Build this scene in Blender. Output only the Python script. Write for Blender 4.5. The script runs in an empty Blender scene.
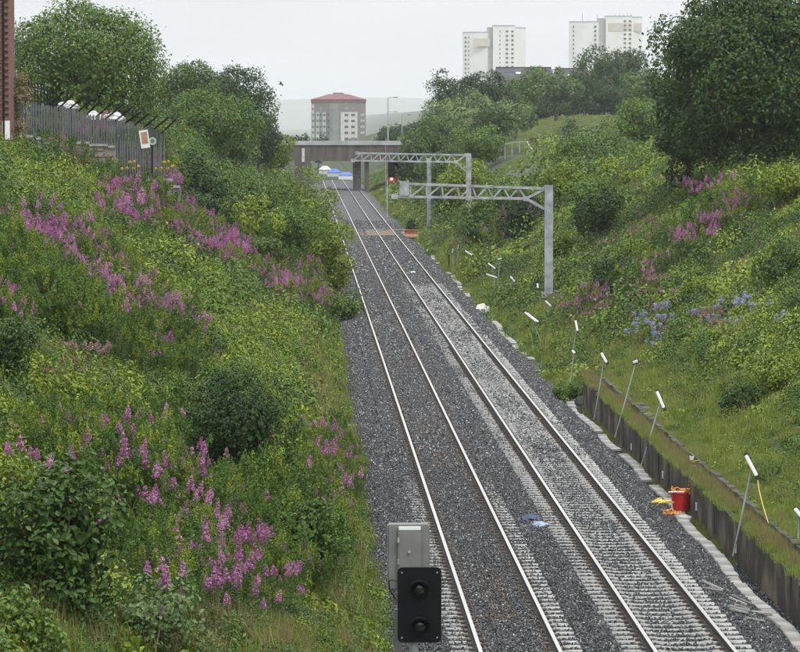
import bpy, math, random
import numpy as np
from mathutils import Vector, Matrix, noise as mnoise

random.seed(7); rng = np.random.default_rng(7)
scene = bpy.context.scene
COL = scene.collection

# ------------------------------------------------------------------ camera
H_CAM = 10.0
FPX = 3800.0
YAW, PITCH = math.atan(97/FPX), math.atan(206/FPX)
fwd = Vector((math.sin(YAW)*math.cos(PITCH), math.cos(YAW)*math.cos(PITCH), -math.sin(PITCH)))
right = Vector((math.cos(YAW), -math.sin(YAW), 0))
up = right.cross(fwd)
cam_d = bpy.data.cameras.new('camera'); cam = bpy.data.objects.new('camera', cam_d); COL.objects.link(cam)
cam_d.sensor_width = 36; cam_d.lens = 36*FPX/800; cam_d.clip_start = 1; cam_d.clip_end = 30000
M3 = Matrix((right, up, -fwd)).transposed()
cam.matrix_world = Matrix.Translation((0, 0, H_CAM)) @ M3.to_4x4()
scene.camera = cam

# ------------------------------------------------------------------ light
SUN_EL, SUN_AZ = math.radians(58), math.radians(150)      # azimuth from +Y towards +X
world = bpy.data.worlds.new('World'); scene.world = world; world.use_nodes = True
nt = world.node_tree; nt.nodes.clear()
def N(nt, t, **k):
    n = nt.nodes.new(t)
    for a, v in k.items(): setattr(n, a, v)
    return n
wo = N(nt, 'ShaderNodeOutputWorld'); bg = N(nt, 'ShaderNodeBackground')
sky = N(nt, 'ShaderNodeTexSky'); sky.sky_type = 'NISHITA'; sky.sun_disc = False
sky.sun_elevation = SUN_EL; sky.sun_rotation = SUN_AZ; sky.air_density = 1.5; sky.dust_density = 4
tc = N(nt, 'ShaderNodeTexCoord'); sx = N(nt, 'ShaderNodeSeparateXYZ')
nt.links.new(tc.outputs['Generated'], sx.inputs[0])
mx = N(nt, 'ShaderNodeMath', operation='MAXIMUM'); mx.inputs[1].default_value = 0
nt.links.new(sx.outputs['Z'], mx.inputs[0])
m1 = N(nt, 'ShaderNodeMath', operation='MULTIPLY_ADD'); m1.inputs[1].default_value = 15.4; m1.inputs[2].default_value = 8.9
nt.links.new(mx.outputs[0], m1.inputs[0])                 # overcast sky: brighter towards the zenith
mp = N(nt, 'ShaderNodeMapping'); mp.inputs['Scale'].default_value = (3, 3, 20)
nt.links.new(tc.outputs['Generated'], mp.inputs[0])
nz = N(nt, 'ShaderNodeTexNoise'); nz.inputs['Scale'].default_value = 1.6; nz.inputs['Detail'].default_value = 4
nt.links.new(mp.outputs[0], nz.inputs['Vector'])
mr = N(nt, 'ShaderNodeMapRange'); mr.inputs['From Min'].default_value = .3; mr.inputs['From Max'].default_value = .7
mr.inputs['To Min'].default_value = .86; mr.inputs['To Max'].default_value = 1.07
nt.links.new(nz.outputs['Fac'], mr.inputs['Value'])
m2 = N(nt, 'ShaderNodeMath', operation='MULTIPLY'); nt.links.new(m1.outputs[0], m2.inputs[0]); nt.links.new(mr.outputs[0], m2.inputs[1])
cl = N(nt, 'ShaderNodeVectorMath', operation='SCALE'); cl.inputs[0].default_value = (.965, .99, 1.02)
nt.links.new(m2.outputs[0], cl.inputs['Scale'])
mixw = N(nt, 'ShaderNodeMix', data_type='RGBA'); mixw.inputs['Factor'].default_value = .93
nt.links.new(sky.outputs[0], mixw.inputs['A']); nt.links.new(cl.outputs[0], mixw.inputs['B'])
nt.links.new(mixw.outputs['Result'], bg.inputs['Color']); bg.inputs['Strength'].default_value = .1
nt.links.new(bg.outputs[0], wo.inputs[0])

sl = bpy.data.lights.new('sun', 'SUN'); so = bpy.data.objects.new('sun', sl); COL.objects.link(so)
sl.energy = 1.5; sl.angle = math.radians(11); sl.color = (1, .96, .9)
sd = Vector((math.sin(SUN_AZ)*math.cos(SUN_EL), math.cos(SUN_AZ)*math.cos(SUN_EL), math.sin(SUN_EL)))
so.rotation_euler = sd.to_track_quat('Z', 'Y').to_euler()
scene.view_settings.view_transform = 'Standard'; scene.view_settings.look = 'None'
scene.view_settings.exposure = 0.0; scene.view_settings.gamma = 1
scene.render.engine = 'CYCLES'
scene.cycles.volume_bounces = 1; scene.cycles.max_bounces = 6; scene.cycles.diffuse_bounces = 3
scene.cycles.transparent_max_bounces = 6

# ------------------------------------------------------------------ picture <-> place
def at(px, py, Y):
    d = fwd*FPX + right*(px-400) - up*(py-326)
    t = Y/d.y
    return Vector((d.x*t, Y, H_CAM + d.z*t))
def project(P):
    P = np.asarray(P, float) - np.array([0, 0, H_CAM])
    zc = P @ np.array(fwd)
    return 400 + FPX*(P @ np.array(right))/zc, 326 - FPX*(P @ np.array(up))/zc

# ------------------------------------------------------------------ terrain
def sst(a, b, x):
    t = np.clip((x-a)/(b-a), 0, 1); return t*t*(3-2*t)
def smin(a, b, k):
    h = np.clip(.5+.5*(b-a)/k, 0, 1); return b*(1-h)+a*h-k*h*(1-h)
_ph = [(rng.uniform(0, 6.28), rng.uniform(0, 6.28), rng.uniform(0, 3.14), s) for s in (.35, .5, .8, 1.1, 1.7, 2.3)]
def lumps(X, Y):
    r = 0
    for i, (a, b, th, s) in enumerate(_ph):
        u = X*math.cos(th)+Y*math.sin(th); v = -X*math.sin(th)+Y*math.cos(th)
        r = r + np.sin(u*s+a)*np.sin(v*s*.8+b)/(s**.7)
    return r
WALL_END = 138.0
def mounds(X, Y, cell, seed):
    """rounded hummocks of growth, one per jittered cell"""
    X = np.asarray(X, float); Y = np.asarray(Y, float); ys_ = Y*.62; ci = np.floor(X/cell); cj = np.floor(ys_/cell); best = np.zeros(np.broadcast(X, Y).shape)
    def h(i, j, k):
        v = np.sin(i*127.1+j*311.7+k*74.7+seed)*43758.5453; return v-np.floor(v)
    for di in (-1, 0, 1):
        for dj in (-1, 0, 1):
            i, j = ci+di, cj+dj
            cx, cy = (i+h(i, j, 0))*cell, (j+h(i, j, 1))*cell; r = cell*(.55+.45*h(i, j, 2))
            d2 = ((X-cx)**2+(ys_-cy)**2)/(r*r); best = np.maximum(best, np.sqrt(np.clip(1-d2, 0, 1))*(.35+.65*h(i, j, 3)))
    return best
def height(X, Y):
    X = np.asarray(X, float); Y = np.asarray(Y, float)
    # left bank
    ul = 1.7-X
    zl = .57*ul*sst(-.3, 1.2, ul) - .45
    yard = smin(zl, np.full_like(zl, 8.7), 1.0)
    behind = sst(195, 197.5, Y)*sst(-6.2, -8.0, X)*(1-sst(300, 420, Y))
    backfill = np.where(X < -9.6, 8.7, 6.6)
    zl = np.where(behind > 0, np.maximum(yard, yard*(1-behind)+backfill*behind), yard)
    lo = 8.7 - 2.2*sst(250, 420, Y) - 26*sst(900, 3000, Y)
    zl = smin(zl, lo, .5)
    # right bank
    w = 1-sst(138, 150, Y)
    un = np.maximum(X-11, 0); uf = np.maximum(X-9.9, 0)
    near = np.where(X < 10.42, -.85, np.where(X < 11.0, .40, .58+.62*un*un/(un+2.6)))
    far = -.5+.65*uf*uf/(uf+3.0)
    zr = near*w+far*(1-w)
    P = 6.7 + (-.9*sst(240, 400, Y)) - .6*sst(420, 470, Y)
    P = P + sst(26, 44, X)*sst(474, 600, Y)*4.0 + sst(30, 120, X)*sst(600, 1500, Y)*12 + 1.2*sst(472, 476, Y)*sst(20, 26, X)
    P = P - 24*sst(1100, 3000, Y)*(1-sst(60, 160, X))
    zr = smin(zr, P, .8)
    mid = -.75 - 22*sst(900, 3000, Y)
    z = np.where(X < 1.7, zl, np.where(X > 9.5, zr, mid))
    veg = np.where(X < 0, sst(0, -2, X), sst(12, 15, X))*(1-sst(500, 900, Y))
    # beyond the road bridge the cutting opens out
    amp = np.where(X < 0, .50+.25*sst(150, 220, Y), np.where(Y < WALL_END, .42*sst(12.5, 16, X)+.08, .5)+.3*sst(180, 260, Y))
    veg2 = np.where(X < 1.9, sst(1.6, -.6, X), sst(11.3, 13, X))*(1-sst(440, 520, Y))
    amp = amp*(1-.9*sst(13, 15, X)*(1-sst(24, 27, X))*sst(240, 265, Y))
    clear = 1-sst(192, 194, Y)*(1-sst(197, 199, Y))*sst(-5.6, -6.4, X)
    return z + .10*lumps(X, Y)*veg + amp*veg2*clear*(.62*mounds(X, Y, 1.7, 1.0)+.5*mounds(X, Y, .8, 5.0)-.25)
def hit(px, py, y0=40, y1=900):
    d = fwd*FPX + right*(px-400) - up*(py-326)
    Ys = np.arange(y0, y1, .25); t = Ys/d.y
    dz = H_CAM+d.z*t - height(d.x*t, Ys)
    k = np.argmax(dz < 0)
    if not (dz < 0).any(): k = len(Ys)-1
    return Vector((d.x*t[k], Ys[k], float(height(d.x*t[k], Ys[k]))))

# ------------------------------------------------------------------ materials
def principled(name, col=(.5, .5, .5), rough=.7, metal=0, spec=.4):
    m = bpy.data.materials.new(name); m.use_nodes = True
    b = m.node_tree.nodes['Principled BSDF']
    b.inputs['Base Color'].default_value = (*col, 1); b.inputs['Roughness'].default_value = rough
    b.inputs['Metallic'].default_value = metal; b.inputs['Specular IOR Level'].default_value = spec
    return m, m.node_tree, b
def ramp(nt, stops, interp='LINEAR'):
    r = N(nt, 'ShaderNodeValToRGB'); r.color_ramp.interpolation = interp
    e = r.color_ramp.elements
    while len(e) < len(stops): e.new(.5)
    for i, (p, c) in enumerate(stops):
        e[i].position = p; e[i].color = (*c, 1) if len(c) == 3 else c
    return r
def noisy(name, c1, c2, scale=3, rough=.75, metal=0, detail=6, bump=0, stretch=(1, 1, 1), c3=None, spec=.4, lo=.35, hi=.65):
    m, nt, b = principled(name, c1, rough, metal, spec)
    tc = N(nt, 'ShaderNodeNewGeometry') if False else N(nt, 'ShaderNodeTexCoord')
    mp = N(nt, 'ShaderNodeMapping'); mp.inputs['Scale'].default_value = stretch
    nt.links.new(tc.outputs['Object'], mp.inputs[0])
    nz = N(nt, 'ShaderNodeTexNoise'); nz.inputs['Scale'].default_value = scale; nz.inputs['Detail'].default_value = detail
    nt.links.new(mp.outputs[0], nz.inputs['Vector'])
    st = [(lo, c1), (hi, c2)] if c3 is None else [(lo, c1), ((lo+hi)/2, c3), (hi, c2)]
    r = ramp(nt, st); nt.links.new(nz.outputs['Fac'], r.inputs[0]); nt.links.new(r.outputs[0], b.inputs['Base Color'])
    if bump:
        bp = N(nt, 'ShaderNodeBump'); bp.inputs['Strength'].default_value = bump; bp.inputs['Distance'].default_value = .02
        nt.links.new(nz.outputs['Fac'], bp.inputs['Height']); nt.links.new(bp.outputs[0], b.inputs['Normal'])
    return m
def foliage(name, cols, trans=.15, rough=.45, isl=.42, spec=.3):
    """leaf colour varies per plant (object random) and per leaf (island random)"""
    m, nt, b = principled(name, cols[0], rough, 0, spec)
    oi = N(nt, 'ShaderNodeObjectInfo'); ge = N(nt, 'ShaderNodeNewGeometry')
    r = ramp(nt, [(i/(max(1, len(cols)-1)), c) for i, c in enumerate(cols)])
    ad = N(nt, 'ShaderNodeMath', operation='MULTIPLY_ADD'); ad.inputs[1].default_value = .35
    sc = N(nt, 'ShaderNodeMath', operation='MULTIPLY'); sc.inputs[1].default_value = .65
    nt.links.new(oi.outputs['Random'], sc.inputs[0])
    nt.links.new(ge.outputs['Random Per Island'], ad.inputs[0]); nt.links.new(sc.outputs[0], ad.inputs[2])
    nt.links.new(ad.outputs[0], r.inputs[0])
    mr = N(nt, 'ShaderNodeMapRange'); mr.inputs['To Min'].default_value = 1-isl; mr.inputs['To Max'].default_value = 1+isl
    wn = N(nt, 'ShaderNodeTexWhiteNoise', noise_dimensions='1D'); nt.links.new(ge.outputs['Random Per Island'], wn.inputs['W'])
    nt.links.new(wn.outputs['Value'], mr.inputs['Value'])
    vm = N(nt, 'ShaderNodeVectorMath', operation='SCALE'); nt.links.new(r.outputs[0], vm.inputs[0]); nt.links.new(mr.outputs[0], vm.inputs['Scale'])
    nt.links.new(vm.outputs[0], b.inputs['Base Color'])
    if trans:
        t = N(nt, 'ShaderNodeBsdfTranslucent'); mix = N(nt, 'ShaderNodeMixShader'); mix.inputs[0].default_value = trans
        t2 = N(nt, 'ShaderNodeVectorMath', operation='MULTIPLY'); t2.inputs[1].default_value = (1.15, 1.25, .5)
        nt.links.new(vm.outputs[0], t2.inputs[0]); nt.links.new(t2.outputs[0], t.inputs['Color'])
        nt.links.new(b.outputs[0], mix.inputs[1]); nt.links.new(t.outputs[0], mix.inputs[2])
        nt.links.new(mix.outputs[0], nt.nodes['Material Output'].inputs['Surface'])
    return m

MAT = {}
MAT['soil'] = noisy('undergrowth_soil', (.012, .018, .005), (.05, .06, .015), 1.5, .9, detail=8)
MAT['lime'] = foliage('yellow_green_leaves', [(.115, .175, .012), (.165, .23, .016), (.235, .29, .026)])
MAT['green'] = foliage('green_leaves', [(.05, .105, .014), (.08, .145, .018), (.12, .195, .026)])
MAT['deep'] = foliage('deep_green_leaves', [(.016, .042, .007), (.030, .070, .009), (.055, .105, .014)])
MAT['mid'] = foliage('mid_green_leaves', [(.028, .065, .010), (.055, .11, .014), (.10, .165, .026)])
MAT['grey_green'] = foliage('grey_green_leaves', [(.07, .125, .035), (.11, .175, .055), (.17, .235, .09)])
MAT['grass'] = foliage('grass_blades', [(.14, .20, .03), (.20, .24, .05), (.30, .30, .10)], isl=.35)
MAT['lawn'] = foliage('fresh_grass', [(.13, .185, .022), (.18, .235, .034), (.25, .28, .06)], isl=.35)
MAT['straw'] = foliage('dry_stalks', [(.17, .145, .07), (.25, .21, .11), (.22, .15, .10)], isl=.35)
MAT['pink'] = foliage('fireweed_petals', [(.36, .10, .34), (.48, .17, .46), (.62, .32, .60)], trans=.3)
MAT['rosy'] = foliage('faded_seed_heads', [(.25, .13, .15), (.33, .19, .22), (.38, .26, .24)], trans=.2)
MAT['blue'] = foliage('pale_blue_flowers', [(.24, .22, .55), (.32, .30, .66), (.42, .40, .75)], trans=.3)
MAT['yellow'] = foliage('yellow_flowers', [(.5, .42, .04), (.6, .5, .06)], trans=.3)
MAT['bark'] = noisy('bark', (.05, .04, .03), (.12, .10, .08), 4, .9, bump=.4, stretch=(1, 1, .3))
MAT['stem'] = noisy('stems', (.08, .09, .03), (.16, .10, .06), 5, .8)
MAT['rail_head'] = noisy('polished_rail_head', (.62, .6, .57), (.8, .79, .77), .8, .28, metal=.9, stretch=(1, .05, 1))
MAT['rail_side'] = noisy('rusty_rail_side', (.035, .030, .026), (.085, .070, .058), 6, .85)
MAT['concrete_pale'] = noisy('wet_pale_concrete', (.13, .128, .12), (.33, .325, .31), 1.2, .38, bump=.2)
MAT['concrete'] = noisy('weathered_concrete', (.22, .215, .2), (.42, .41, .39), 3, .8, bump=.3)
MAT['galv'] = noisy('galvanised_steel', (.26, .28, .29), (.48, .50, .52), 2.2, .5, metal=.25)
MAT['fence_grey'] = noisy('weathered_grey_palings', (.06, .068, .066), (.21, .225, .22), 1.6, .7, stretch=(1, 1, .4))
MAT['black_steel'] = principled('black_steel', (.006, .006, .007), .65, spec=.15)[0]
MAT['case_grey'] = noisy('painted_grey_case', (.16, .16, .152), (.21, .21, .20), 2, .6)
MAT['white'] = principled('white_plastic', (.78, .79, .78), .4)[0]
MAT['housing'] = principled('black_lamp_housing', (.025, .025, .025), .5)[0]
MAT['red'] = principled('red_plastic', (.55, .03, .025), .4)[0]
MAT['orange'] = noisy('orange_netting', (.6, .2, .03), (.75, .38, .06), 20, .7)
MAT['ropeyellow'] = principled('yellow_rope', (.7, .55, .12), .7)[0]
MAT['lens'] = principled('dark_glass_lens', (.02, .02, .022), .08, spec=.8)[0]

# ------------------------------------------------------------------ object helpers
def tag(o, label=None, cat=None, group=None, kind=None):
    if label: o['label'] = label
    if cat: o['category'] = cat
    if group: o['group'] = group
    if kind: o['kind'] = kind
    return o
def link(name, me, mat=None, parent=None):
    o = bpy.data.objects.new(name, me); COL.objects.link(o)
    if mat is not None and len(me.materials) == 0: me.materials.append(mat)
    if parent is not None: o.parent = parent
    return o
def empty(name, loc=(0, 0, 0), rz=0):
    o = bpy.data.objects.new(name, None); COL.objects.link(o)
    o.location = loc; o.rotation_euler = (0, 0, rz); o.empty_display_size = .3
    return o
def np_mesh(name, V, F, smooth=False):
    """V (n,3), F (m,k) all faces the same size"""
    me = bpy.data.meshes.new(name); V = np.asarray(V, np.float32); F = np.asarray(F, np.int32)
    m, k = F.shape
    me.vertices.add(len(V)); me.vertices.foreach_set('co', V.ravel())
    me.loops.add(m*k); me.loops.foreach_set('vertex_index', F.ravel())
    me.polygons.add(m); me.polygons.foreach_set('loop_start', np.arange(0, m*k, k, dtype=np.int32))
    me.polygons.foreach_set('loop_total', np.full(m, k, np.int32))
    if smooth: me.polygons.foreach_set('use_smooth', np.ones(m, bool))
    me.update(calc_edges=True)
    return me
class MB:
    def __init__(s): s.v = []; s.f = []
    def quad(s, *p):
        i = len(s.v); s.v += [tuple(q) for q in p]; s.f.append(tuple(range(i, i+len(p)))); return s
    def box(s, c, size, R=None, taper=1.0):
        cx, cy, cz = c; a, b, h = (q/2 for q in size); i = len(s.v)
        for z in (-1, 1):
            t = taper if z > 0 else 1
            for x, y in ((-1, -1), (1, -1), (1, 1), (-1, 1)):
                p = Vector((x*a*t, y*b*t, z*h))
                if R is not None: p = R @ p
                s.v.append((cx+p.x, cy+p.y, cz+p.z))
        s.f += [(i+3, i+2, i+1, i), (i+4, i+5, i+6, i+7), (i, i+1, i+5, i+4), (i+1, i+2, i+6, i+5), (i+2, i+3, i+7, i+6), (i+3, i, i+4, i+7)]
        return s
    def bar(s, p, q, w, h=None):
        p = Vector(p); q = Vector(q); d = q-p; h = h or w
        z = d.normalized(); ref = Vector((0, 1, 0)) if abs(z.y) < .9 else Vector((1, 0, 0))
        x = ref.cross(z).normalized(); y = z.cross(x)
        return s.box((p+q)/2, (w, h, d.length), Matrix((x, y, z)).transposed())
    def tube(s, pts, rad, n=8, caps=True):
        pts = [Vector(p) for p in pts]
        rad = rad if isinstance(rad, (list, tuple)) else [rad]*len(pts)
        base = len(s.v); px = None
        for k, p in enumerate(pts):
            d = (pts[min(k+1, len(pts)-1)]-pts[max(k-1, 0)]).normalized()
            if px is None:
                ref = Vector((1, 0, 0)) if abs(d.x) < .9 else Vector((0, 1, 0)); px = (ref-d*ref.dot(d)).normalized()
            else: px = (px-d*px.dot(d)).normalized()
            y = d.cross(px)
            for j in range(n):
                a = 2*math.pi*j/n; q = p+(px*math.cos(a)+y*math.sin(a))*rad[k]; s.v.append(tuple(q))
        for k in range(len(pts)-1):
            for j in range(n):
                a = base+k*n+j; b = base+k*n+(j+1) % n; s.f.append((a, b, b+n, a+n))
        if caps:
            s.f.append(tuple(base+j for j in reversed(range(n)))); e = base+(len(pts)-1)*n; s.f.append(tuple(e+j for j in range(n)))
        return s
    def prism(s, poly, z0, z1):
        n = len(poly); i = len(s.v)
        s.v += [(x, y, z0) for x, y in poly]+[(x, y, z1) for x, y in poly]
        s.f += [tuple(i+j for j in reversed(range(n))), tuple(i+n+j for j in range(n))]
        s.f += [(i+j, i+(j+1) % n, i+n+(j+1) % n, i+n+j) for j in range(n)]
        return s
    def mesh(s, name, smooth=False, bevel=0):
        me = bpy.data.meshes.new(name); me.from_pydata(s.v, [], s.f)
        if bevel:
            import bmesh
            bm = bmesh.new(); bm.from_mesh(me)
            bmesh.ops.bevel(bm, geom=bm.edges[:], offset=bevel, segments=2, affect='EDGES', clamp_overlap=True)
            bm.to_mesh(me); bm.free()
        if smooth: me.polygons.foreach_set('use_smooth', [True]*len(me.polygons))
        me.update(); return me
    def build(s, name, mat, parent=None, smooth=False, bevel=0):
        return link(name, s.mesh(name, smooth, bevel), mat, parent)

def dup(o, loc=None, rz=None, scale=None, label=None):
    c = o.copy(); COL.objects.link(c)
    if loc is not None: c.location = loc
    if rz is not None: c.rotation_euler = (0, 0, rz)
    if scale is not None: c.scale = (scale,)*3
    if label: c['label'] = label
    for ch in o.children:
        k = ch.copy(); COL.objects.link(k); k.parent = c
        for g in ch.children:
            q = g.copy(); COL.objects.link(q); q.parent = k
    return c

# ------------------------------------------------------------------ ground sheet
def axis(parts):
    out = []
    for a, b, n in parts: out += list(np.linspace(a, b, n, endpoint=False))
    return np.array(out+[parts[-1][1]])
xs = axis([(-6000, -400, 12), (-400, -60, 16), (-60, -24, 24), (-24, 1, 96), (1, 2.6, 6), (2.6, 9.2, 4), (9.2, 10.36, 5), (10.36, 10.46, 1), (10.46, 11, 3), (11, 30, 80), (30, 80, 60), (80, 400, 24), (400, 6000, 12)])
ys = axis([(-15, 40, 10), (40, 210, 420), (210, 360, 210), (360, 640, 140), (640, 1200, 60), (1200, 9000, 60), (9000, 16500, 10)])
XX, YY = np.meshgrid(xs, ys, indexing='ij')
ZZ = height(XX, YY)
V = np.stack([XX, YY, ZZ], -1).reshape(-1, 3)
nx, ny = len(xs), len(ys)
I, J = np.meshgrid(np.arange(nx-1), np.arange(ny-1), indexing='ij')
a = (I*ny+J).ravel()
F = np.stack([a, a+ny, a+ny+1, a+1], -1)
mg, ntg, bg_ = principled('ground_cover', (.05, .06, .02), .9)
tcg = N(ntg, 'ShaderNodeTexCoord'); n1 = N(ntg, 'ShaderNodeTexNoise'); n1.inputs['Scale'].default_value = .35; n1.inputs['Detail'].default_value = 10
n1.inputs['Roughness'].default_value = .7
ntg.links.new(tcg.outputs['Object'], n1.inputs['Vector'])
rg = ramp(ntg, [(.3, (.012, .016, .005)), (.5, (.03, .045, .01)), (.7, (.07, .09, .02))]); ntg.links.new(n1.outputs['Fac'], rg.inputs[0])
ntg.links.new(rg.outputs[0], bg_.inputs['Base Color'])
ground = link('ground', np_mesh('ground', V, F, True), mg); tag(ground, kind='structure')

# distant hills
def ridge(Y, base, prof, x0, x1, n, depth, name, mat):
    X = np.linspace(x0, x1, n); top = np.array([prof(x) for x in X])
    rows = []
    for k, f in enumerate((0, .35, .7, 1, .7, 0)):
        y = Y+depth*(k-3)/3
        rows.append(np.stack([X, np.full(n, y), base+(top-base)*f + (rng.normal(0, 1, n) if 0 < k < 5 and k != 3 else 0)], -1))
    V = np.concatenate(rows); F = []
    for k in range(5):
        for j in range(n-1): F.append((k*n+j, k*n+j+1, (k+1)*n+j+1, (k+1)*n+j))
    o = link(name, np_mesh(name, V, F, True), mat); tag(o, kind='structure'); return o
MAT['hill'] = noisy('moorland', (.06, .08, .04), (.12, .13, .07), .01, .95)
ridge(14500, -26, lambda x: 80+12*math.sin(x/600+1)+5*math.sin(x/190)-.004*x, -5000, 5000, 200, 1500, 'hills', MAT['hill'])

# haze
hz = MB().box((0, 8480, 32), (13000, 17150, 120)).build('haze', None); tag(hz, kind='stuff')
mh = bpy.data.materials.new('thin_haze'); mh.use_nodes = True; mh.node_tree.nodes.clear()
ho = N(mh.node_tree, 'ShaderNodeOutputMaterial'); hv = N(mh.node_tree, 'ShaderNodeVolumePrincipled')
hv.inputs['Color'].default_value = (.95, .97, 1, 1); hv.inputs['Density'].default_value = .0001; hv.inputs['Anisotropy'].default_value = .1
mh.node_tree.links.new(hv.outputs[0], ho.inputs['Volume']); hz.data.materials.append(mh)

# ------------------------------------------------------------------ trackbed
CL, CR = 4.09, 7.39      # track centres
Y0, Y1 = 46.0, 640.0
def bed_z(X, Y):
    base = np.interp(X, [1.2, 2.0, 2.6, 5.6, 5.74, 8.9, 9.2, 9.9, 10.3], [-.62, -.30, -.19, -.19, -.20, -.21, -.26, -.58, -.60])
    return base
bx_ = axis([(1.2, 10.34, 47)]); by_ = axis([(Y0-6, 640, 480)])
BX, BY = np.meshgrid(bx_, by_, indexing='ij')
BZ = bed_z(BX, BY) + .075*sst(232, 262, BY)*(np.abs(BX-5.74) < 3.1) + .045*sst(100, 118, BY)*(np.abs(BX-CL) < 1.5) + .012*np.sin(BX*9+BY*.7)*np.sin(BY*2.1) - .02
a = (np.arange(len(bx_)-1)[:, None]*len(by_)+np.arange(len(by_)-1)[None]).ravel()
mb_, ntb, bb = principled('ballast_bed', (.05, .05, .05), .8)
tcb = N(ntb, 'ShaderNodeTexCoord'); vo = N(ntb, 'ShaderNodeTexVoronoi'); vo.inputs['Scale'].default_value = 14
ntb.links.new(tcb.outputs['Object'], vo.inputs['Vector'])
rb_ = ramp(ntb, [(0, (.018, .018, .02)), (.45, (.045, .045, .047)), (.75, (.085, .085, .088)), (1, (.26, .26, .26))])
sp = N(ntb, 'ShaderNodeSeparateColor'); ntb.links.new(vo.outputs['Color'], sp.inputs[0]); ntb.links.new(sp.outputs[0], rb_.inputs[0])
nb = N(ntb, 'ShaderNodeTexNoise'); nb.inputs['Scale'].default_value = .5; nb.inputs['Detail'].default_value = 5
ntb.links.new(tcb.outputs['Object'], nb.inputs['Vector'])
mrb = N(ntb, 'ShaderNodeMapRange'); mrb.inputs['From Min'].default_value = .3; mrb.inputs['From Max'].default_value = .7
mrb.inputs['To Min'].default_value = .75; mrb.inputs['To Max'].default_value = 1.35; ntb.links.new(nb.outputs['Fac'], mrb.inputs['Value'])
vb = N(ntb, 'ShaderNodeVectorMath', operation='SCALE'); ntb.links.new(rb_.outputs[0], vb.inputs[0]); ntb.links.new(mrb.outputs[0], vb.inputs['Scale'])
ntb.links.new(vb.outputs[0], bb.inputs['Base Color'])
bpb = N(ntb, 'ShaderNodeBump'); bpb.inputs['Distance'].default_value = .05; ntb.links.new(vo.outputs['Distance'], bpb.inputs['Height']); ntb.links.new(bpb.outputs[0], bb.inputs['Normal'])
bed = link('trackbed', np_mesh('trackbed', np.stack([BX, BY, BZ], -1).reshape(-1, 3), np.stack([a, a+len(by_), a+len(by_)+1, a+1], -1), True), mb_)
tag(bed, kind='structure')

def sleeper_mesh(nm):
    b = MB(); L, Wd = 1.26, .13
    prof = [(-L, -.13), (-L, .0), (-.55, -.0), (-.35, -.03), (.35, -.03), (.55, 0), (L, 0), (L, -.13)]
    i = len(b.v)
    for y, k in ((-Wd, 1), (-Wd+.03, 0), (Wd-.03, 0), (Wd, 1)):
        for x, z in prof: b.v.append((x, y, z-.035*k if z > -.1 else z))
    n = len(prof)
    for r in range(3):
        for j in range(n-1): b.f.append((i+r*n+j, i+r*n+j+1, i+(r+1)*n+j+1, i+(r+1)*n+j))
    b.f.append(tuple(i+j for j in range(n))); b.f.append(tuple(i+3*n+j for j in reversed(range(n))))
    me = b.mesh(nm); me.materials.append(MAT['concrete_pale']); return me
def railway_track(cx, label, pale, y0=Y0):
    t = empty('railway_track', (cx, 0, 0)); tag(t, label, 'railway track', 'pair of running lines in the cutting')
    for s in (-1, 1):
        x = s*.7525
        r = MB()
        r.box((x, (y0+Y1)/2, -.1475), (.15, Y1-y0, .02)).box((x, (y0+Y1)/2, -.087), (.02, Y1-y0, .10))
        r.box((x, (y0+Y1)/2, -.0225), (.07, Y1-y0, .029))
        ro = r.build('rail', MAT['rail_side'], t)
        h = MB(); h.box((x, (y0+Y1)/2, -.004), (.074, Y1-y0, .008)).build('running_surface', MAT['rail_head'], ro)
    me = sleeper_mesh('sleeper'); n = 0; y = y0+.3; rest = MB()
    zs = -.158
    while y < 300:
        if n < 300:
            o = bpy.data.objects.new('sleeper', me); COL.objects.link(o); o.parent = t
            o.location = (random.gauss(0, .012), y, zs-random.random()*.008); o.rotation_euler = (0, 0, random.gauss(0, .004)); n += 1
        else: rest.box((0, y, zs-.065), (2.52, .22, .13))
        y += .65
    while y < 620:
        rest.box((0, y, zs-.065), (2.52, .22, .13)); y += .65
    tag(rest.build('far_sleepers', MAT['concrete_pale'], t), kind='stuff')
    clips = MB(); y = y0+.3
    while y < 170:
        for s in (-1, 1):
            for q in (-1, 1): clips.box((s*.7525+q*.115, y, zs+.02), (.09, .09, .05))
        y += .65
    tag(clips.build('rail_clips', MAT['rail_side'], t), kind='stuff')
    return t
railway_track(CL, 'left-hand railway track whose sleepers lie mostly buried in dark ballast', False)
railway_track(CR, 'right-hand railway track with pale concrete sleepers showing clearly', True)

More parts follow.
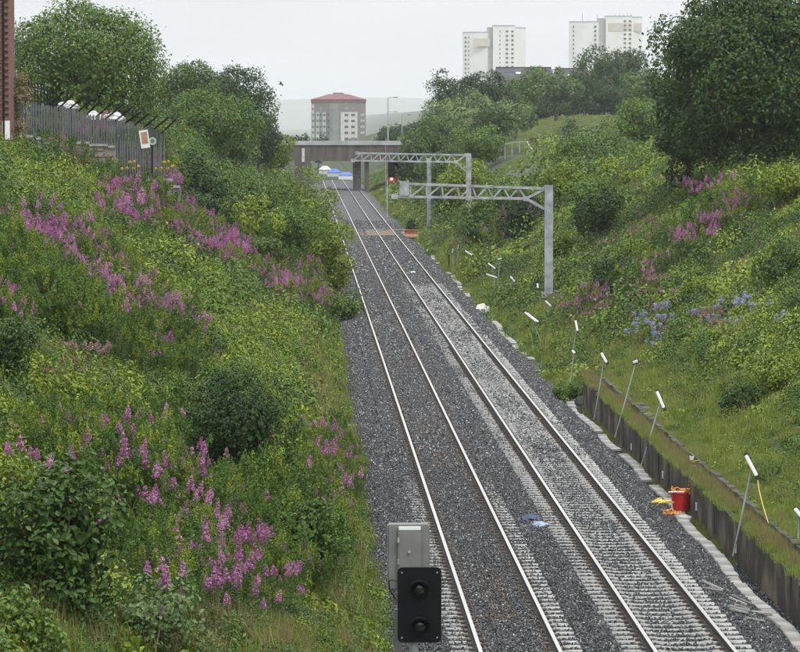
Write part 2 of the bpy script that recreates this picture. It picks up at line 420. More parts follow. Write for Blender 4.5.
# ------------------------------------------------------------------ instancing of uncountable stuff
def scatter(name, pts, rot, scl, idx, protos, parent=None):
    col = bpy.data.collections.new(name+'_pieces')
    for k, p in enumerate(protos):
        p.name = 'piece_%02d_%s' % (k, p.name) if False else p.name
        col.objects.link(p)
    order = sorted(range(len(protos)), key=lambda k: protos[k].name)
    inv = np.empty(len(protos), np.int32)
    for pos, k in enumerate(order): inv[k] = pos
    me = bpy.data.meshes.new(name); pts = np.asarray(pts, np.float32)
    me.vertices.add(len(pts)); me.vertices.foreach_set('co', pts.ravel())
    for nm, ty, arr, key in (('rot', 'FLOAT_VECTOR', rot, 'vector'), ('scl', 'FLOAT_VECTOR', scl, 'vector'), ('pick', 'INT', inv[idx], 'value')):
        at_ = me.attributes.new(nm, ty, 'POINT'); at_.data.foreach_set(key, np.ascontiguousarray(arr, np.int32 if ty == 'INT' else np.float32).ravel())
    o = bpy.data.objects.new(name, me); COL.objects.link(o)
    g = bpy.data.node_groups.new(name, 'GeometryNodeTree')
    g.interface.new_socket('Geometry', in_out='INPUT', socket_type='NodeSocketGeometry')
    g.interface.new_socket('Geometry', in_out='OUTPUT', socket_type='NodeSocketGeometry')
    gi = N(g, 'NodeGroupInput'); go = N(g, 'NodeGroupOutput'); ip = N(g, 'GeometryNodeInstanceOnPoints')
    ci = N(g, 'GeometryNodeCollectionInfo'); ci.inputs['Collection'].default_value = col
    ci.inputs['Separate Children'].default_value = True; ci.inputs['Reset Children'].default_value = True
    def na(nm, ty):
        n = N(g, 'GeometryNodeInputNamedAttribute', data_type=ty); n.inputs['Name'].default_value = nm
        return [s for s in n.outputs if s.enabled and s.name == 'Attribute'][0]
    g.links.new(gi.outputs[0], ip.inputs['Points']); g.links.new(ci.outputs[0], ip.inputs['Instance'])
    ip.inputs['Pick Instance'].default_value = True
    g.links.new(na('pick', 'INT'), ip.inputs['Instance Index'])
    g.links.new(na('rot', 'FLOAT_VECTOR'), ip.inputs['Rotation']); g.links.new(na('scl', 'FLOAT_VECTOR'), ip.inputs['Scale'])
    g.links.new(ip.outputs[0], go.inputs[0])
    md = o.modifiers.new('pieces', 'NODES'); md.node_group = g
    tag(o, kind='stuff')
    return o
def vis(P, mx=70, my=60):
    px, py = project(P); return (px > -mx) & (px < 800+mx) & (py < 652+my)
def proto(name, me): return bpy.data.objects.new(name, me)

# ballast stones
def stone_mesh(k, mat):
    r = random.Random(k); import bmesh
    bm = bmesh.new(); bmesh.ops.create_icosphere(bm, subdivisions=1, radius=1)
    for v in bm.verts: v.co *= r.uniform(.72, 1.12)
    for v in bm.verts: v.co.z *= .72; v.co.x *= 1.15
    me = bpy.data.meshes.new('stone'); bm.to_mesh(me); bm.free(); me.materials.append(mat); return me
def stone_mat(name, stops):
    m, nt, b = principled(name, (.1, .1, .1), .55, spec=.5)
    oi = N(nt, 'ShaderNodeObjectInfo'); r = ramp(nt, stops); nt.links.new(oi.outputs['Random'], r.inputs[0]); nt.links.new(r.outputs[0], b.inputs['Base Color'])
    return m
sm = stone_mat('ballast_stone', [(0, (.012, .012, .014)), (.5, (.036, .037, .041)), (.78, (.07, .072, .075)), (.93, (.15, .15, .15)), (1, (.42, .42, .41))])
sp_ = stone_mat('pale_ballast_stone', [(0, (.07, .07, .07)), (.5, (.19, .19, .185)), (.85, (.34, .34, .335)), (1, (.5, .5, .49))])
sr_ = stone_mat('rust_stained_stone', [(0, (.03, .022, .016)), (.6, (.075, .055, .04)), (1, (.16, .12, .09))])
bands = [(66, 112, 500, .026), (112, 165, 260, .036), (165, 250, 95, .056), (250, 380, 34, .085)]
P, S = [], []
for ya, yb, dens, r in bands:
    n = int((yb-ya)*8.95*dens)
    x = rng.uniform(1.35, 10.33, n); y = rng.uniform(ya, yb, n)
    z = bed_z(x, y) + rng.uniform(-.02, .03, n) + .075*sst(232, 262, y)*(np.abs(x-5.74) < 3.1) + .045*sst(100, 118, y)*(np.abs(x-CL) < 1.5)
    dr = np.abs(x-CR); dl = np.abs(x-CL)
    inR = dr < 1.3; inL = dl < 1.3
    onrail = (np.abs(dr-.7525) < .11) | (np.abs(dl-.7525) < .11)
    # right track: sleepers swept clean apart from a few strays; left track: mostly covered, thinner in patches
    phR = ((y-Y0-.3) % .65); sl_ = (phR < .17) | (phR > .48)
    pt = np.sin(y*.21+1)+np.sin(y*.57+x*1.3)*.7+np.sin(x*2+y*.09)*.5
    keep = ~onrail
    endR = dr > .86
    keep &= ~(inR & sl_ & (rng.random(n) > np.where(endR, np.where(x > CR, .78, .58+.25*pt), .13+.16*(pt > .7)) + sst(225, 250, y)))
    left_bare = (dl > .85) & (dl < 1.3)
    keep &= ~(inL & sl_ & (rng.random(n) > np.where(left_bare, .66+.2*pt, .72+.16*pt) + sst(96, 120, y)))
    z = np.where(inL & (dl < .7), z+.028, z)
    z = np.where(inR & ~sl_, z-.004+.02*(pt > 1), z)
    six = (x > CL+1.3) & (x < CR-1.3); z = np.where(six, z+.03, z)
    P.append(np.stack([x, y, z], -1)[keep]); S.append((r*rng.uniform(.6, 1.25, n))[keep])
P = np.concatenate(P); S = np.concatenate(S); n = len(P)
patch = (np.abs(P[:, 0]-CR) < .72) & (P[:, 1] > 118) & (P[:, 1] < 235)
pale = patch & (rng.random(n) < .8*(np.sin(P[:, 1]*.31)*.3+.8))
st = [proto('stone', stone_mesh(k, sm)) for k in range(5)] + [proto('pale_stone', stone_mesh(k, sp_)) for k in range(2)] + [proto('rusty_stone', stone_mesh(k+9, sr_)) for k in range(2)]
for k, o in enumerate(st): o.name = 'stone_%s' % 'abcdefghi'[k]
idx = np.where(pale, rng.integers(5, 7, n), rng.integers(0, 5, n))
nearrail = np.minimum(np.abs(np.abs(P[:, 0]-CR)-.7525), np.abs(np.abs(P[:, 0]-CL)-.7525)) < .24
idx = np.where(nearrail & (rng.random(n) < .5), rng.integers(7, 9, n), idx)
oil = (np.abs(P[:, 0]-CL) < .35) & (np.sin(P[:, 1]*.17)+np.sin(P[:, 1]*.41) > .4); idx = np.where(oil & (rng.random(n) < .35), 7, idx)
scatter('ballast', P, rng.uniform(0, 6.28, (n, 3)), np.repeat(S[:, None], 3, 1), idx, st)

# ------------------------------------------------------------------ leaves
def leaves_arr(pos, nrm, length, width, rg, fold=.25, droop=0):
    """diamond leaves, each one island of two triangles"""
    n = len(pos); nrm = nrm/np.linalg.norm(nrm, axis=1, keepdims=True)
    r = rg.normal(size=(n, 3)); t = np.cross(nrm, r); t /= np.linalg.norm(t, axis=1, keepdims=True)+1e-9
    t[:, 2] -= droop; t /= np.linalg.norm(t, axis=1, keepdims=True)+1e-9
    b = np.cross(nrm, t); L = (np.asarray(length)*rg.uniform(.7, 1.3, n))[:, None]; W = np.asarray(width)*rg.uniform(.7, 1.3, n)[:, None]
    v0 = pos-t*L*.5; v2 = pos+t*L*.5
    v1 = pos+b*W*.5+nrm*W*fold; v3 = pos-b*W*.5+nrm*W*fold
    V = np.stack([v0, v1, v2, v3], 1).reshape(-1, 3)
    i = np.arange(n)[:, None]*4
    F = np.concatenate([i+np.array([0, 1, 2]), i+np.array([0, 2, 3])], 1).reshape(-1, 3)
    return V, F
def unit(n, rg):
    d = rg.normal(size=(n, 3)); return d/np.linalg.norm(d, axis=1, keepdims=True)
def crown_mesh(W, D, H, nleaf, leaf, seed, nblob=26, lobe=.26, spread=1.0, ragged=.12, shell=(.35, .86)):
    rg = np.random.default_rng(seed)
    d = unit(nblob, rg); d[:, 2] = np.abs(d[:, 2])*np.where(rg.random(nblob) < .62, 1, -1)
    rad = rg.uniform(shell[0], shell[1], nblob)[:, None]
    c = d*rad*np.array([W/2, D/2, H/2])*spread
    rb = rg.uniform(lobe*.6, lobe*1.3, nblob)*(W*D*H)**(1/3)*.5*1.25
    wts = rb**2; wts /= wts.sum()
    k = rg.choice(nblob, nleaf, p=wts)
    dd = unit(nleaf, rg)
    out = c[k]/(np.linalg.norm(c[k], axis=1, keepdims=True)+1e-6)
    dd = dd+out*.55+np.array([0, 0, .25]); dd /= np.linalg.norm(dd, axis=1, keepdims=True)
    # small-scale sub-clumps on every lobe
    sub = unit(nblob*14, rg).reshape(nblob, 14, 3)[k, rg.integers(0, 14, nleaf)]
    sub = sub+out*.4; sub /= np.linalg.norm(sub, axis=1, keepdims=True)
    isub = rg.random(nleaf) < .5
    dirn = np.where(isub[:, None], sub, dd)
    pos = c[k]+dirn*(rb[k]*rg.uniform(.72, 1.06, nleaf))[:, None]
    pos = pos+np.where(isub[:, None], rg.normal(0, ragged, (nleaf, 3))*rb[k][:, None]*1.4, rg.normal(0, ragged*.35, (nleaf, 3))*rb[k][:, None])
    nr = dirn*1.0+rg.normal(0, .55, (nleaf, 3))+np.array([0, 0, .35])
    V, F = leaves_arr(pos, nr, leaf, leaf*.62, rg)
    V[:, 2] += H/2
    return V, F
def core_mesh(W, D, H, seed):
    """leaf core added inside the crown to close and darken its interior"""
    rg = np.random.default_rng(seed); n = 900
    d = unit(n, rg); pos = d*np.array([W, D, H])*.25*rg.uniform(.4, 1.1, (n, 1))
    V, F = leaves_arr(pos, d+rg.normal(0, .3, (n, 3)), W*.075, W*.06, rg)
    V[:, 2] += H/2; return V, F
def trunk_mb(h0, h1, W, r, seed, nl=6):
    rr = random.Random(seed); b = MB()
    b.tube([(0, 0, -.3), (rr.uniform(-.1, .1)*r*3, 0, h0*.5), (rr.uniform(-1, 1)*r, rr.uniform(-1, 1)*r, h0), (0, 0, h0+(h1-h0)*.75)], [r*1.35, r, r*.8, r*.2], 7)
    for k in range(nl):
        a = 6.28*k/nl+rr.uniform(-.4, .4); z = h0*.75+(h1-h0)*.45*k/nl; e = W*.38*rr.uniform(.7, 1)
        b.tube([(0, 0, z), (math.cos(a)*e*.45, math.sin(a)*e*.45, z+(h1-h0)*.16), (math.cos(a)*e, math.sin(a)*e, z+(h1-h0)*.42)], [r*.5, r*.32, r*.08], 5)
    return b
SEED = [100]
def tree(px, ytop, wpx, Y, kind, label, name='tree', cat='tree', nleaf=6000, leaf=None, clear=.12, group=None, ybase=None, nblob=26, lobe=.26, ragged=.12, dscale=.9, sink=.0, shell=(.4, .86)):
    SEED[0] += 1; s = SEED[0]
    top = at(px, ytop, Y); X = top.x; zg = float(height(X, Y))
    if -9.4 < -abs(X-5.7) + 0 and 1.6 < X < 9.9: zg = -.4
    Ht = top.z-zg; W = wpx*Y/FPX*(1.14 if cat == 'tree' else 1.04)
    cz = Ht*clear; Hc = Ht-cz
    leaf = leaf or max(.16, Y/FPX*2.6)
    t = empty(name, (X, Y, zg-sink)); tag(t, label, cat, group)
    V, F = crown_mesh(W, W*dscale, Hc, nleaf, leaf, s, nblob, lobe, ragged=ragged, shell=shell)
    V2, F2 = core_mesh(W, W*dscale, Hc, s)  # added filler leaves, they block see-through and darken the crown's inside
    V = np.concatenate([V, V2]); F = np.concatenate([F, F2+len(V)-len(V2)]); V[:, 2] += cz
    link('crown' if cat == 'tree' else 'foliage', np_mesh('crown', V, F), MAT[kind], t)
    trunk_mb(cz+Hc*.25, Ht*.9, W, max(.03, W*.028), s).build('trunk' if cat == 'tree' else 'stems', MAT['bark'], t)
    return t
# ------------------------------------------------------------------ ground cover prototypes
def weed(nm, n, R, Hh, leaf, mat, seed, wr=.6, up_=.5):
    rg = np.random.default_rng(seed); d = unit(n, rg); d[:, 2] = np.abs(d[:, 2])
    pos = d*np.array([R, R, Hh])*rg.uniform(.45, 1.05, (n, 1))
    pos[:, :2] += rg.normal(0, R*.12, (n, 2))
    nr = d+rg.normal(0, .5, (n, 3))+np.array([0, 0, up_])
    V, F = leaves_arr(pos, nr, leaf, leaf*wr, rg, droop=.2)
    me = np_mesh(nm, V, F); me.materials.append(MAT[mat]); return proto(nm, me)
def blades(nm, n, R, Hh, w, mat, seed, lean=.35):
    rg = np.random.default_rng(seed)
    b = rg.normal(0, R*.5, (n, 2)); a = rg.uniform(0, 6.28, n); h = Hh*rg.uniform(.5, 1.1, n); ln = lean*h*rg.uniform(.2, 1.2, n)
    base = np.stack([b[:, 0], b[:, 1], np.zeros(n)-.03], -1); dx = np.stack([np.cos(a), np.sin(a), a*0], -1)
    th = rg.uniform(0, 6.28, n); sd_ = np.stack([np.cos(th), np.sin(th), a*0], -1)*w/2
    mid = base+dx*(ln*.35)[:, None]+np.array([0, 0, 1])*(h*.6)[:, None]; tip = base+dx*ln[:, None]+np.array([0, 0, 1])*h[:, None]
    V = np.stack([base-sd_, base+sd_, mid+sd_*.8, mid-sd_*.8, tip], 1).reshape(-1, 3); i = np.arange(n)[:, None]*5
    F = np.concatenate([i+np.array([0, 1, 2]), i+np.array([0, 2, 3]), i+np.array([3, 2, 4])], 1).reshape(-1, 3)
    me = np_mesh(nm, V, F); me.materials.append(MAT[mat]); return proto(nm, me)
def fireweed_parts(seed, stems=1, Hh=1.25, spread=.22, leaf=.10, colour='pink'):
    rg = np.random.default_rng(seed); LV, LF, PV, PF = [], [], [], []; mb = MB(); off = po = 0
    for s in range(stems):
        bx, by = rg.normal(0, spread, 2) if stems > 1 else (0, 0); h = Hh*rg.uniform(.8, 1.1); lx, ly = rg.normal(0, .07, 2)
        ax = lambda t: np.stack([bx+lx*t*t, by+ly*t*t, h*t], -1)
        mb.tube([ax(0), ax(.5), ax(1.0)], [.008, .006, .003], 3, False)
        n = 60; t = np.repeat(np.linspace(.12, .84, n//2), 2)+rg.uniform(-.01, .01, n); an = rg.uniform(0, 6.28, n)
        out = np.stack([np.cos(an), np.sin(an), an*0+.35], -1); L = leaf*(1.25-.6*t)
        pos = ax(t)+out*(L*.5)[:, None]
        nr = np.stack([-np.cos(an)*.4, -np.sin(an)*.4, an*0+1], -1)
        # narrow leaves pointing outwards
        nn = nr/np.linalg.norm(nr, axis=1, keepdims=True); tt = out/np.linalg.norm(out, axis=1, keepdims=True); bb_ = np.cross(nn, tt)
        W = .028
        V = np.stack([pos-tt*(L*.5)[:, None], pos+bb_*W*.5, pos+tt*(L*.5)[:, None]-np.array([0, 0, .02]), pos-bb_*W*.5], 1).reshape(-1, 3)
        i = np.arange(n)[:, None]*4+off; F = np.concatenate([i+np.array([0, 1, 2]), i+np.array([0, 2, 3])], 1).reshape(-1, 3); off += n*4
        LV.append(V); LF.append(F)
        m = 80; t = .80+.20*rg.random(m)**1.3; an = rg.uniform(0, 6.28, m); rr = .066*(1.12-(t-.80)/.20)**.8
        o2 = np.stack([np.cos(an), np.sin(an), rg.normal(0, .4, m)], -1)
        V, F = leaves_arr(ax(t)+o2*rr[:, None], o2+rg.normal(0, .5, (m, 3)), .040*(1.25-(t-.80)*3.3), .034, rg)
        PV.append(V); PF.append(F+po); po += len(V)
    return mb, np.concatenate(LV), np.concatenate(LF), np.concatenate(PV), np.concatenate(PF)
def fireweed_proto(nm, seed, stems, colour='pink', **k):
    mb, LV, LF, PV, PF = fireweed_parts(seed, stems, **k)
    me = np_mesh(nm, np.concatenate([LV, PV]), np.concatenate([LF, PF+len(LV)]))
    me.materials.append(MAT['green']); me.materials.append(MAT[colour])
    me.polygons.foreach_set('material_index', np.array([0]*len(LF)+[1]*len(PF), np.int32)); return proto(nm, me)
def flowerclump(nm, seed, mat, R=.35, Hh=.9, nheads=9, hr=.09):
    rg = np.random.default_rng(seed)
    n = 70; d = unit(n, rg); d[:, 2] = np.abs(d[:, 2]); V1, F1 = leaves_arr(d*np.array([R, R, Hh*.75])*rg.uniform(.4, 1, (n, 1)), d+np.array([0, 0, .5]), .12, .05, rg)
    Vs, Fs = [V1], [F1]; o = len(V1)
    for k in range(nheads):
        c = np.array([*rg.normal(0, R*.6, 2), Hh*rg.uniform(.75, 1.1)]); m = 34
        dd = unit(m, rg); V, F = leaves_arr(c+dd*hr*np.array([1, 1, .7]), dd, .045, .04, rg); Vs.append(V); Fs.append(F+o); o += len(V)
    me = np_mesh(nm, np.concatenate(Vs), np.concatenate(Fs)); me.materials.append(MAT['green']); me.materials.append(MAT[mat])
    me.polygons.foreach_set('material_index', np.array([0]*len(F1)+[1]*sum(len(f) for f in Fs[1:]), np.int32)); return proto(nm, me)
PR = [
 weed('a_bramble', 105, .42, .42, .125, 'lime', 1), weed('b_bramble', 95, .40, .50, .12, 'lime', 2),      # 0 1
 weed('c_nettle', 130, .36, .60, .085, 'green', 3, .42, .2), weed('d_nettle', 130, .40, .55, .09, 'green', 4),   # 2 3
 weed('e_dark_weed', 120, .40, .50, .09, 'deep', 5), weed('f_dock', 60, .34, .40, .15, 'green', 6, .5),   # 4 5
 blades('g_grass', 70, .30, .55, .013, 'grass', 7), blades('h_grass', 90, .34, .38, .013, 'lawn', 8, .6),  # 6 7
 blades('i_stalks', 34, .30, .85, .012, 'straw', 9, .25),                                                 # 8
 fireweed_proto('j_fireweed', 10, 4), fireweed_proto('k_fireweed', 11, 5),                                # 9 10
 fireweed_proto('l_seed_spikes', 12, 5, 'rosy', Hh=.95),                                                 # 11
 flowerclump('m_blue_flowers', 13, 'blue'), flowerclump('n_yellow_flowers', 14, 'yellow', .3, .8, 7, .05), # 12 13
 weed('o_low_leaves', 80, .35, .22, .07, 'lawn', 15), weed('p_fern', 110, .45, .6, .12, 'lime', 16, .3, .3), # 14 15
 fireweed_proto('q_leafy_stems', 17, 6, 'green'), fireweed_proto('r_leafy_stems', 18, 6, 'lime'),          # 16 17
 weed('s_small_bush', 520, .75, 1.15, .11, 'green', 19), weed('t_small_bush', 520, .8, .95, .11, 'lime', 20), weed('u_small_bush', 520, .8, 1.1, .11, 'deep', 21),   # 18 19 20
]
def vnoise(x, y, s, o=0):
    return (np.sin(x*s*1.3+o)*np.sin(y*s*.45+o*1.7)+.6*np.sin(x*s*2.9+y*s*.8+o*.6)+.5*np.sin(y*s*1.31-x*s*1.7+o*2.1))/2.1
def in_patch(px, py, patches):
    v = np.zeros(len(px))
    for cx, cy, rx, ry, ang in patches:
        a = math.radians(ang); dx = px-cx; dy = py-cy
        u = (dx*math.cos(a)+dy*math.sin(a))/rx; w = (-dx*math.sin(a)+dy*math.cos(a))/ry
        v = np.maximum(v, 1-(u*u+w*w))
    return np.clip(v, 0, 1)
# fireweed drifts: centre, radii and tilt as they lie across the banks
PINK = [(65, 298, 105, 52, 30), (150, 345, 60, 38, 30), (20, 300, 40, 50, 0), (285, 285, 75, 28, 22), (225, 260, 60, 18, 20), (330, 262, 16, 14, 0), (140, 485, 110, 45, 8),
        (95, 460, 70, 22, 5), (225, 510, 55, 60, 60), (330, 480, 35, 30, 40), (275, 570, 60, 50, 0), (190, 590, 70, 40, 0), (130, 210, 30, 40, 10), (190, 232, 40, 14, 40),
        (715, 202, 32, 7, -3), (735, 222, 30, 8, -15), (700, 250, 40, 14, -30), (625, 300, 50, 9, -25), (510, 240, 35, 12, -25), (100, 160, 60, 22, 10), (150, 200, 30, 25, 30)]
ROSY = [(500, 240, 50, 18, -25), (640, 240, 50, 12, -25), (300, 230, 60, 30, 10), (620, 310, 70, 14, -30), (110, 175, 50, 20, 20), (680, 330, 60, 20, 0), (250, 215, 40, 20, 0), (60, 380, 60, 30, 20)]
BLUE = [(640, 345, 30, 14, 0), (722, 260, 14, 8, 0), (740, 325, 60, 14, 0), (770, 330, 25, 18, 0), (612, 300, 22, 10, 0), (665, 320, 30, 8, 0)]
GRASSY = [(730, 430, 70, 70, 30), (640, 380, 60, 35, 30), (560, 330, 50, 30, 40), (790, 520, 60, 70, 40), (470, 265, 40, 30, 40), (330, 215, 40, 30, 30), (350, 420, 50, 90, -10),
          (360, 580, 50, 90, 0), (80, 640, 160, 20, 0), (250, 645, 200, 25, 0), (565, 130, 80, 12, 0)]
LIME = [(120, 200, 140, 60, 20), (200, 290, 110, 80, 35), (330, 400, 60, 80, 40), (100, 420, 90, 60, 0), (250, 350, 90, 70, 40), (760, 330, 60, 50, 0), (690, 180, 40, 20, 0), (300, 190, 70, 40, 0)]
def bank(side, bands_):
    Ps, Is, Ss = [], [], []
    for ya, yb, dens, sc in bands_:
        for _ in range(1):
            x0, x1 = (-.085*yb-2, 2.6) if side < 0 else (9.6, .14*yb+2)
            n = int((yb-ya)*(x1-x0)*dens); x = rng.uniform(x0, x1, n); y = rng.uniform(ya, yb, n)
            z = height(x, y); Pt = np.stack([x, y, z], -1); px, py = project(Pt)
            ok = (px > -60) & (px < 865) & (py < 740)
            if side < 0:
                edge = 1.9+.35*np.sin(y*.33)+.25*np.sin(y*1.1)+np.where(y > 160, .7, 0)*sst(160, 210, y)
                ok &= (x < edge)
                ok &= ~((y > 193.6) & (y < 197.5) & (x < -6.2))
            else:
                nearw = (y < WALL_END+2)
                ok &= np.where(nearw, (x > 11.0), x > 10.15+.3*np.sin(y*.4)+.2*np.sin(y*1.3))
                ok &= ~((y > 398) & (y < 440) & (x > 19) & (x < 26))
            x, y, z, px, py = (q[ok] for q in (x, y, z, px, py)); n = len(x)
            r = rng.random(n); v1 = vnoise(x, y, .55, side); v2 = vnoise(x, y, .9, 3+side)
            idx = np.where(v1 > .25, rng.integers(0, 2, n), np.where(v1 < -.3, rng.choice([4, 2], n), rng.choice([2, 3, 5, 3], n)))
            idx = np.where((v2 > .45), rng.choice([15, 14, 1], n), idx)
            pl = in_patch(px, py, LIME); idx = np.where((pl > 0) & (r < .25+.5*pl) , rng.choice([0, 1, 0, 15], n), idx)
            pg = in_patch(px, py, GRASSY); r = rng.random(n); idx = np.where((pg > 0) & (r < .45+.5*pg), rng.choice([6, 7, 7, 14] if side > 0 else [6, 7, 3, 8], n), idx)
            r = rng.random(n); idx = np.where(r < .05, 6, idx); idx = np.where((r > .97), 8, idx)
            edgez = (x > 1.0) if side < 0 else (np.where(y < WALL_END, x < 11.7, x < 11.0))
            r = rng.random(n); idx = np.where(edgez & (r < .6), rng.choice([7, 14, 0, 2] if side < 0 else [7, 6, 14], n), idx)
            pr = in_patch(px, py, ROSY); r = rng.random(n); idx = np.where(r < pr*.13, rng.choice([11, 8], n), idx)
            pp = in_patch(px, py, PINK); r = rng.random(n)
            clump = (vnoise(x, y, 1.6, 5)+.8)
            idx = np.where(r < pp**.6*np.clip(clump, .25, 1)*np.where(y < 112, .12, np.where(x > 0, .42, .62)), rng.choice([9, 10], n), idx)
            pb = in_patch(px, py, BLUE); r = rng.random(n); idx = np.where((side > 0) & (r < .04*pb), 12, idx)
            r = rng.random(n); idx = np.where((pp > 0) & (r < np.where(y < 115, .5, .25)) & ~np.isin(idx, [9, 10]), rng.choice([16, 16, 17], n), idx)
            r = rng.random(n); wall_lawn = (side > 0) & (y < WALL_END) & (x < 12.6); okb = ~edgez & ~wall_lawn & (y < 440)
            idx = np.where(okb & (r < .10/dens), rng.choice([18, 19, 19, 20, 18], n), idx)
            s = sc*rng.uniform(.65, 1.25, n)*(1+.35*vnoise(x, y, .35, 8))
            s = np.where(np.isin(idx, [9, 10]), sc*rng.uniform(.75, 1.05, n), s)
            s = np.where(edgez, s*.7, s)
            if side > 0: s = np.where((y < WALL_END) & (x < 13.0), s*.8, s); 
            s = np.where((y > 440), s*.6, s)
            bk = (y > 470) & (x > 22) & (side > 0); idx = np.where(bk, rng.choice([7, 14], n), idx); s = np.where(bk, s*.5, s)
            db = in_patch(px, py, [(235, 478, 56, 42, 0)]) > 0; idx = np.where(db & (side < 0), 14, idx); s = np.where(db & (side < 0), s*.5, s)
            pb2 = (side > 0) & (np.abs(x-12.9) < .9) & (y > 188) & (y < 201); s = np.where(pb2, s*.3, s)
            cp = (in_patch(px, py, [(517, 170, 40, 17, 8)]) > 0) & (y > 200) & (side > 0); idx = np.where(cp, 7, idx); s = np.where(cp, s*.35, s)
            s = s*(1+.25*rng.normal(0, 1, n)*(rng.random(n) < .15))
            Ps.append(np.stack([x, y, z], -1)); Is.append(idx); Ss.append(s)
    P_, I_, S_ = np.concatenate(Ps), np.concatenate(Is), np.concatenate(Ss); n = len(P_)
    R_ = np.stack([rng.normal(0, .12, n), rng.normal(0, .12, n), rng.uniform(0, 6.28, n)], -1)
    return P_, R_, np.repeat(S_[:, None], 3, 1), I_
for side, nm, bnd in ((-1, 'bank_vegetation', [(38, 80, 24, .75), (80, 140, 14, .9), (140, 240, 8, 1.1), (240, 420, 3, 1.6)]),
                      (1, 'bank_vegetation', [(72, 100, 26, .7), (100, 150, 16, .85), (150, 240, 8, 1.15), (240, 400, 3.4, 1.7), (400, 660, 3, 2.2)])):
    Pq, Rq, Sq, Iq = bank(side, bnd)
    scatter(nm, Pq, Rq, Sq, Iq, [proto(o.name.split('.')[0], o.data) for o in PR])
# moss, short grass and weeds along the ledge of the wall and the cess
n = 5200; y = rng.uniform(66, WALL_END+6, n); x = rng.uniform(10.52, 10.86, n); z = np.full(n, .41)
y2 = rng.uniform(66, WALL_END, 700); x2 = rng.uniform(11.02, 11.3, 700)
y4 = rng.uniform(64, 140, 900); x4 = rng.uniform(10.36, 10.50, 900)
y3 = rng.uniform(90, 138, 330); x3 = rng.uniform(10.16, 10.3, 330)
Pm = np.concatenate([np.stack([x, y, z], -1), np.stack([x2, y2, height(x2, y2)], -1), np.stack([x3, y3, np.full(330, -.58)], -1), np.stack([x4, y4, np.full(900, .385)], -1)])
nm_ = len(Pm); keepm = rng.random(nm_) < np.clip(.75+.45*np.sin(Pm[:, 1]*.6)+.2*np.sin(Pm[:, 1]*2.1), .1, 1); Pm = Pm[keepm]; nm_ = len(Pm)
scatter('ledge_moss', Pm, np.stack([nm_*[0], nm_*[0], rng.uniform(0, 6.28, nm_)], -1), np.repeat(rng.uniform(.18, .48, nm_)[:, None], 3, 1), rng.choice([3, 0, 1, 2, 1], nm_),
        [proto('g_tuft', PR[6].data), proto('h_tuft', PR[7].data), proto('o_moss', PR[14].data), proto('p_dry', PR[8].data)])

# ------------------------------------------------------------------ single fireweed plants, the nearest ones
MAT['fire_leaf'] = MAT['green']
def make_fireweed(seed):
    mb, LV, LF, PV, PF = fireweed_parts(seed, 1, Hh=1.15, spread=0, leaf=.12)
    me = np_mesh('fireweed', LV, LF); me.materials.append(MAT['green'])
    o = bpy.data.objects.new('fireweed', me); COL.objects.link(o)
    link('stem', mb.mesh('stem'), MAT['stem'], o); link('flower_spike', np_mesh('flower_spike', PV, PF), MAT['pink'], o)
    return tag(o, 'tall single fireweed stem topped with a pink flower spike on the lower left bank', 'wildflower', 'fireweed standing in the lower left foreground')
protosF = [make_fireweed(200+k) for k in range(4)]; used = set(); cnt = 0
spots = []
FW = [(150, 500, 125, 42, 62, 'between the sycamore shrub and the dark round bush'), (235, 560, 90, 45, 40, 'below the dark round bush'), (60, 480, 60, 26, 16, 'above the dark sycamore shrub'), (330, 495, 38, 34, 24, 'in the small drift nearest the ballast'),
      (300, 605, 70, 32, 12, 'just left of the front signal'), (100, 440, 60, 12, 12, 'on the open bank well above the sycamore shrub'), (200, 610, 60, 34, 20, 'at the bottom right of the sycamore shrub')]
for cx, cy, rx, ry, k, wh in FW:
    for _ in range(k):
        a, r = random.uniform(0, 6.28), math.sqrt(random.random()); spots.append((cx+rx*r*math.cos(a), cy+ry*r*math.sin(a), wh))
for i, (px, py, wh) in enumerate(spots):
    p = hit(px, py+30); v = i % 4
    o = protosF[v] if v not in used else dup(protosF[v]); used.add(v)
    o['label'] = 'single pink fireweed stem '+wh; o['group'] = 'fireweed '+wh
    o.location = (p.x, p.y, p.z); o.rotation_euler = (random.gauss(0, .06), random.gauss(0, .06), random.uniform(0, 6.28)); o.scale = (random.uniform(.75, 1.15),)*3

# ------------------------------------------------------------------ shrubs on the banks (each its own plant)
def shrub(px, pbase, wpx, hpx, kind, label, nleaf=2600, leaf=.075, name='shrub', group=None, nblob=18, lobe=.34, ragged=.13, Yset=None):
    p = hit(px, pbase); Y = p.y
    return tree(px, pbase-hpx, wpx, Y, kind, label, name, 'shrub', nleaf, leaf, .02, group, nblob=nblob, lobe=lobe, ragged=ragged, sink=.1)
shrub(236, 496, 122, 130, 'deep', 'dark round bush in the middle of the left bank, above the foreground fireweed', 9500, .07, nblob=60, lobe=.26, ragged=.1)
shrub(228, 405, 80, 52, 'green', 'yellowish green bush rising behind the dark round bush', 2600, .08)
shrub(262, 436, 60, 50, 'green', 'green shoots at the upper right side of the dark round bush', 1500, .08)
shrub(300, 588, 98, 100, 'green', 'fresh green leafy shrub below the dark round bush on the left bank', 3600, .085, lobe=.3)
shrub(60, 622, 150, 165, 'mid', 'dark glossy sycamore shrub at the left edge of the lower bank', 4200, .12, 'sycamore_shrub', nblob=30, lobe=.3, ragged=.2)
shrub(20, 660, 90, 70, 'green', 'pale leafed sycamore sapling in the bottom left corner', 900, .11, 'sycamore_sapling', ragged=.3)
shrub(150, 650, 120, 70, 'grey_green', 'low silvery green shrub at the bottom beside the sycamore shrub', 1400, .09, ragged=.25)
shrub(8, 400, 56, 90, 'deep', 'dark shrub at the left edge beneath the large fireweed drift', 1800, .08)
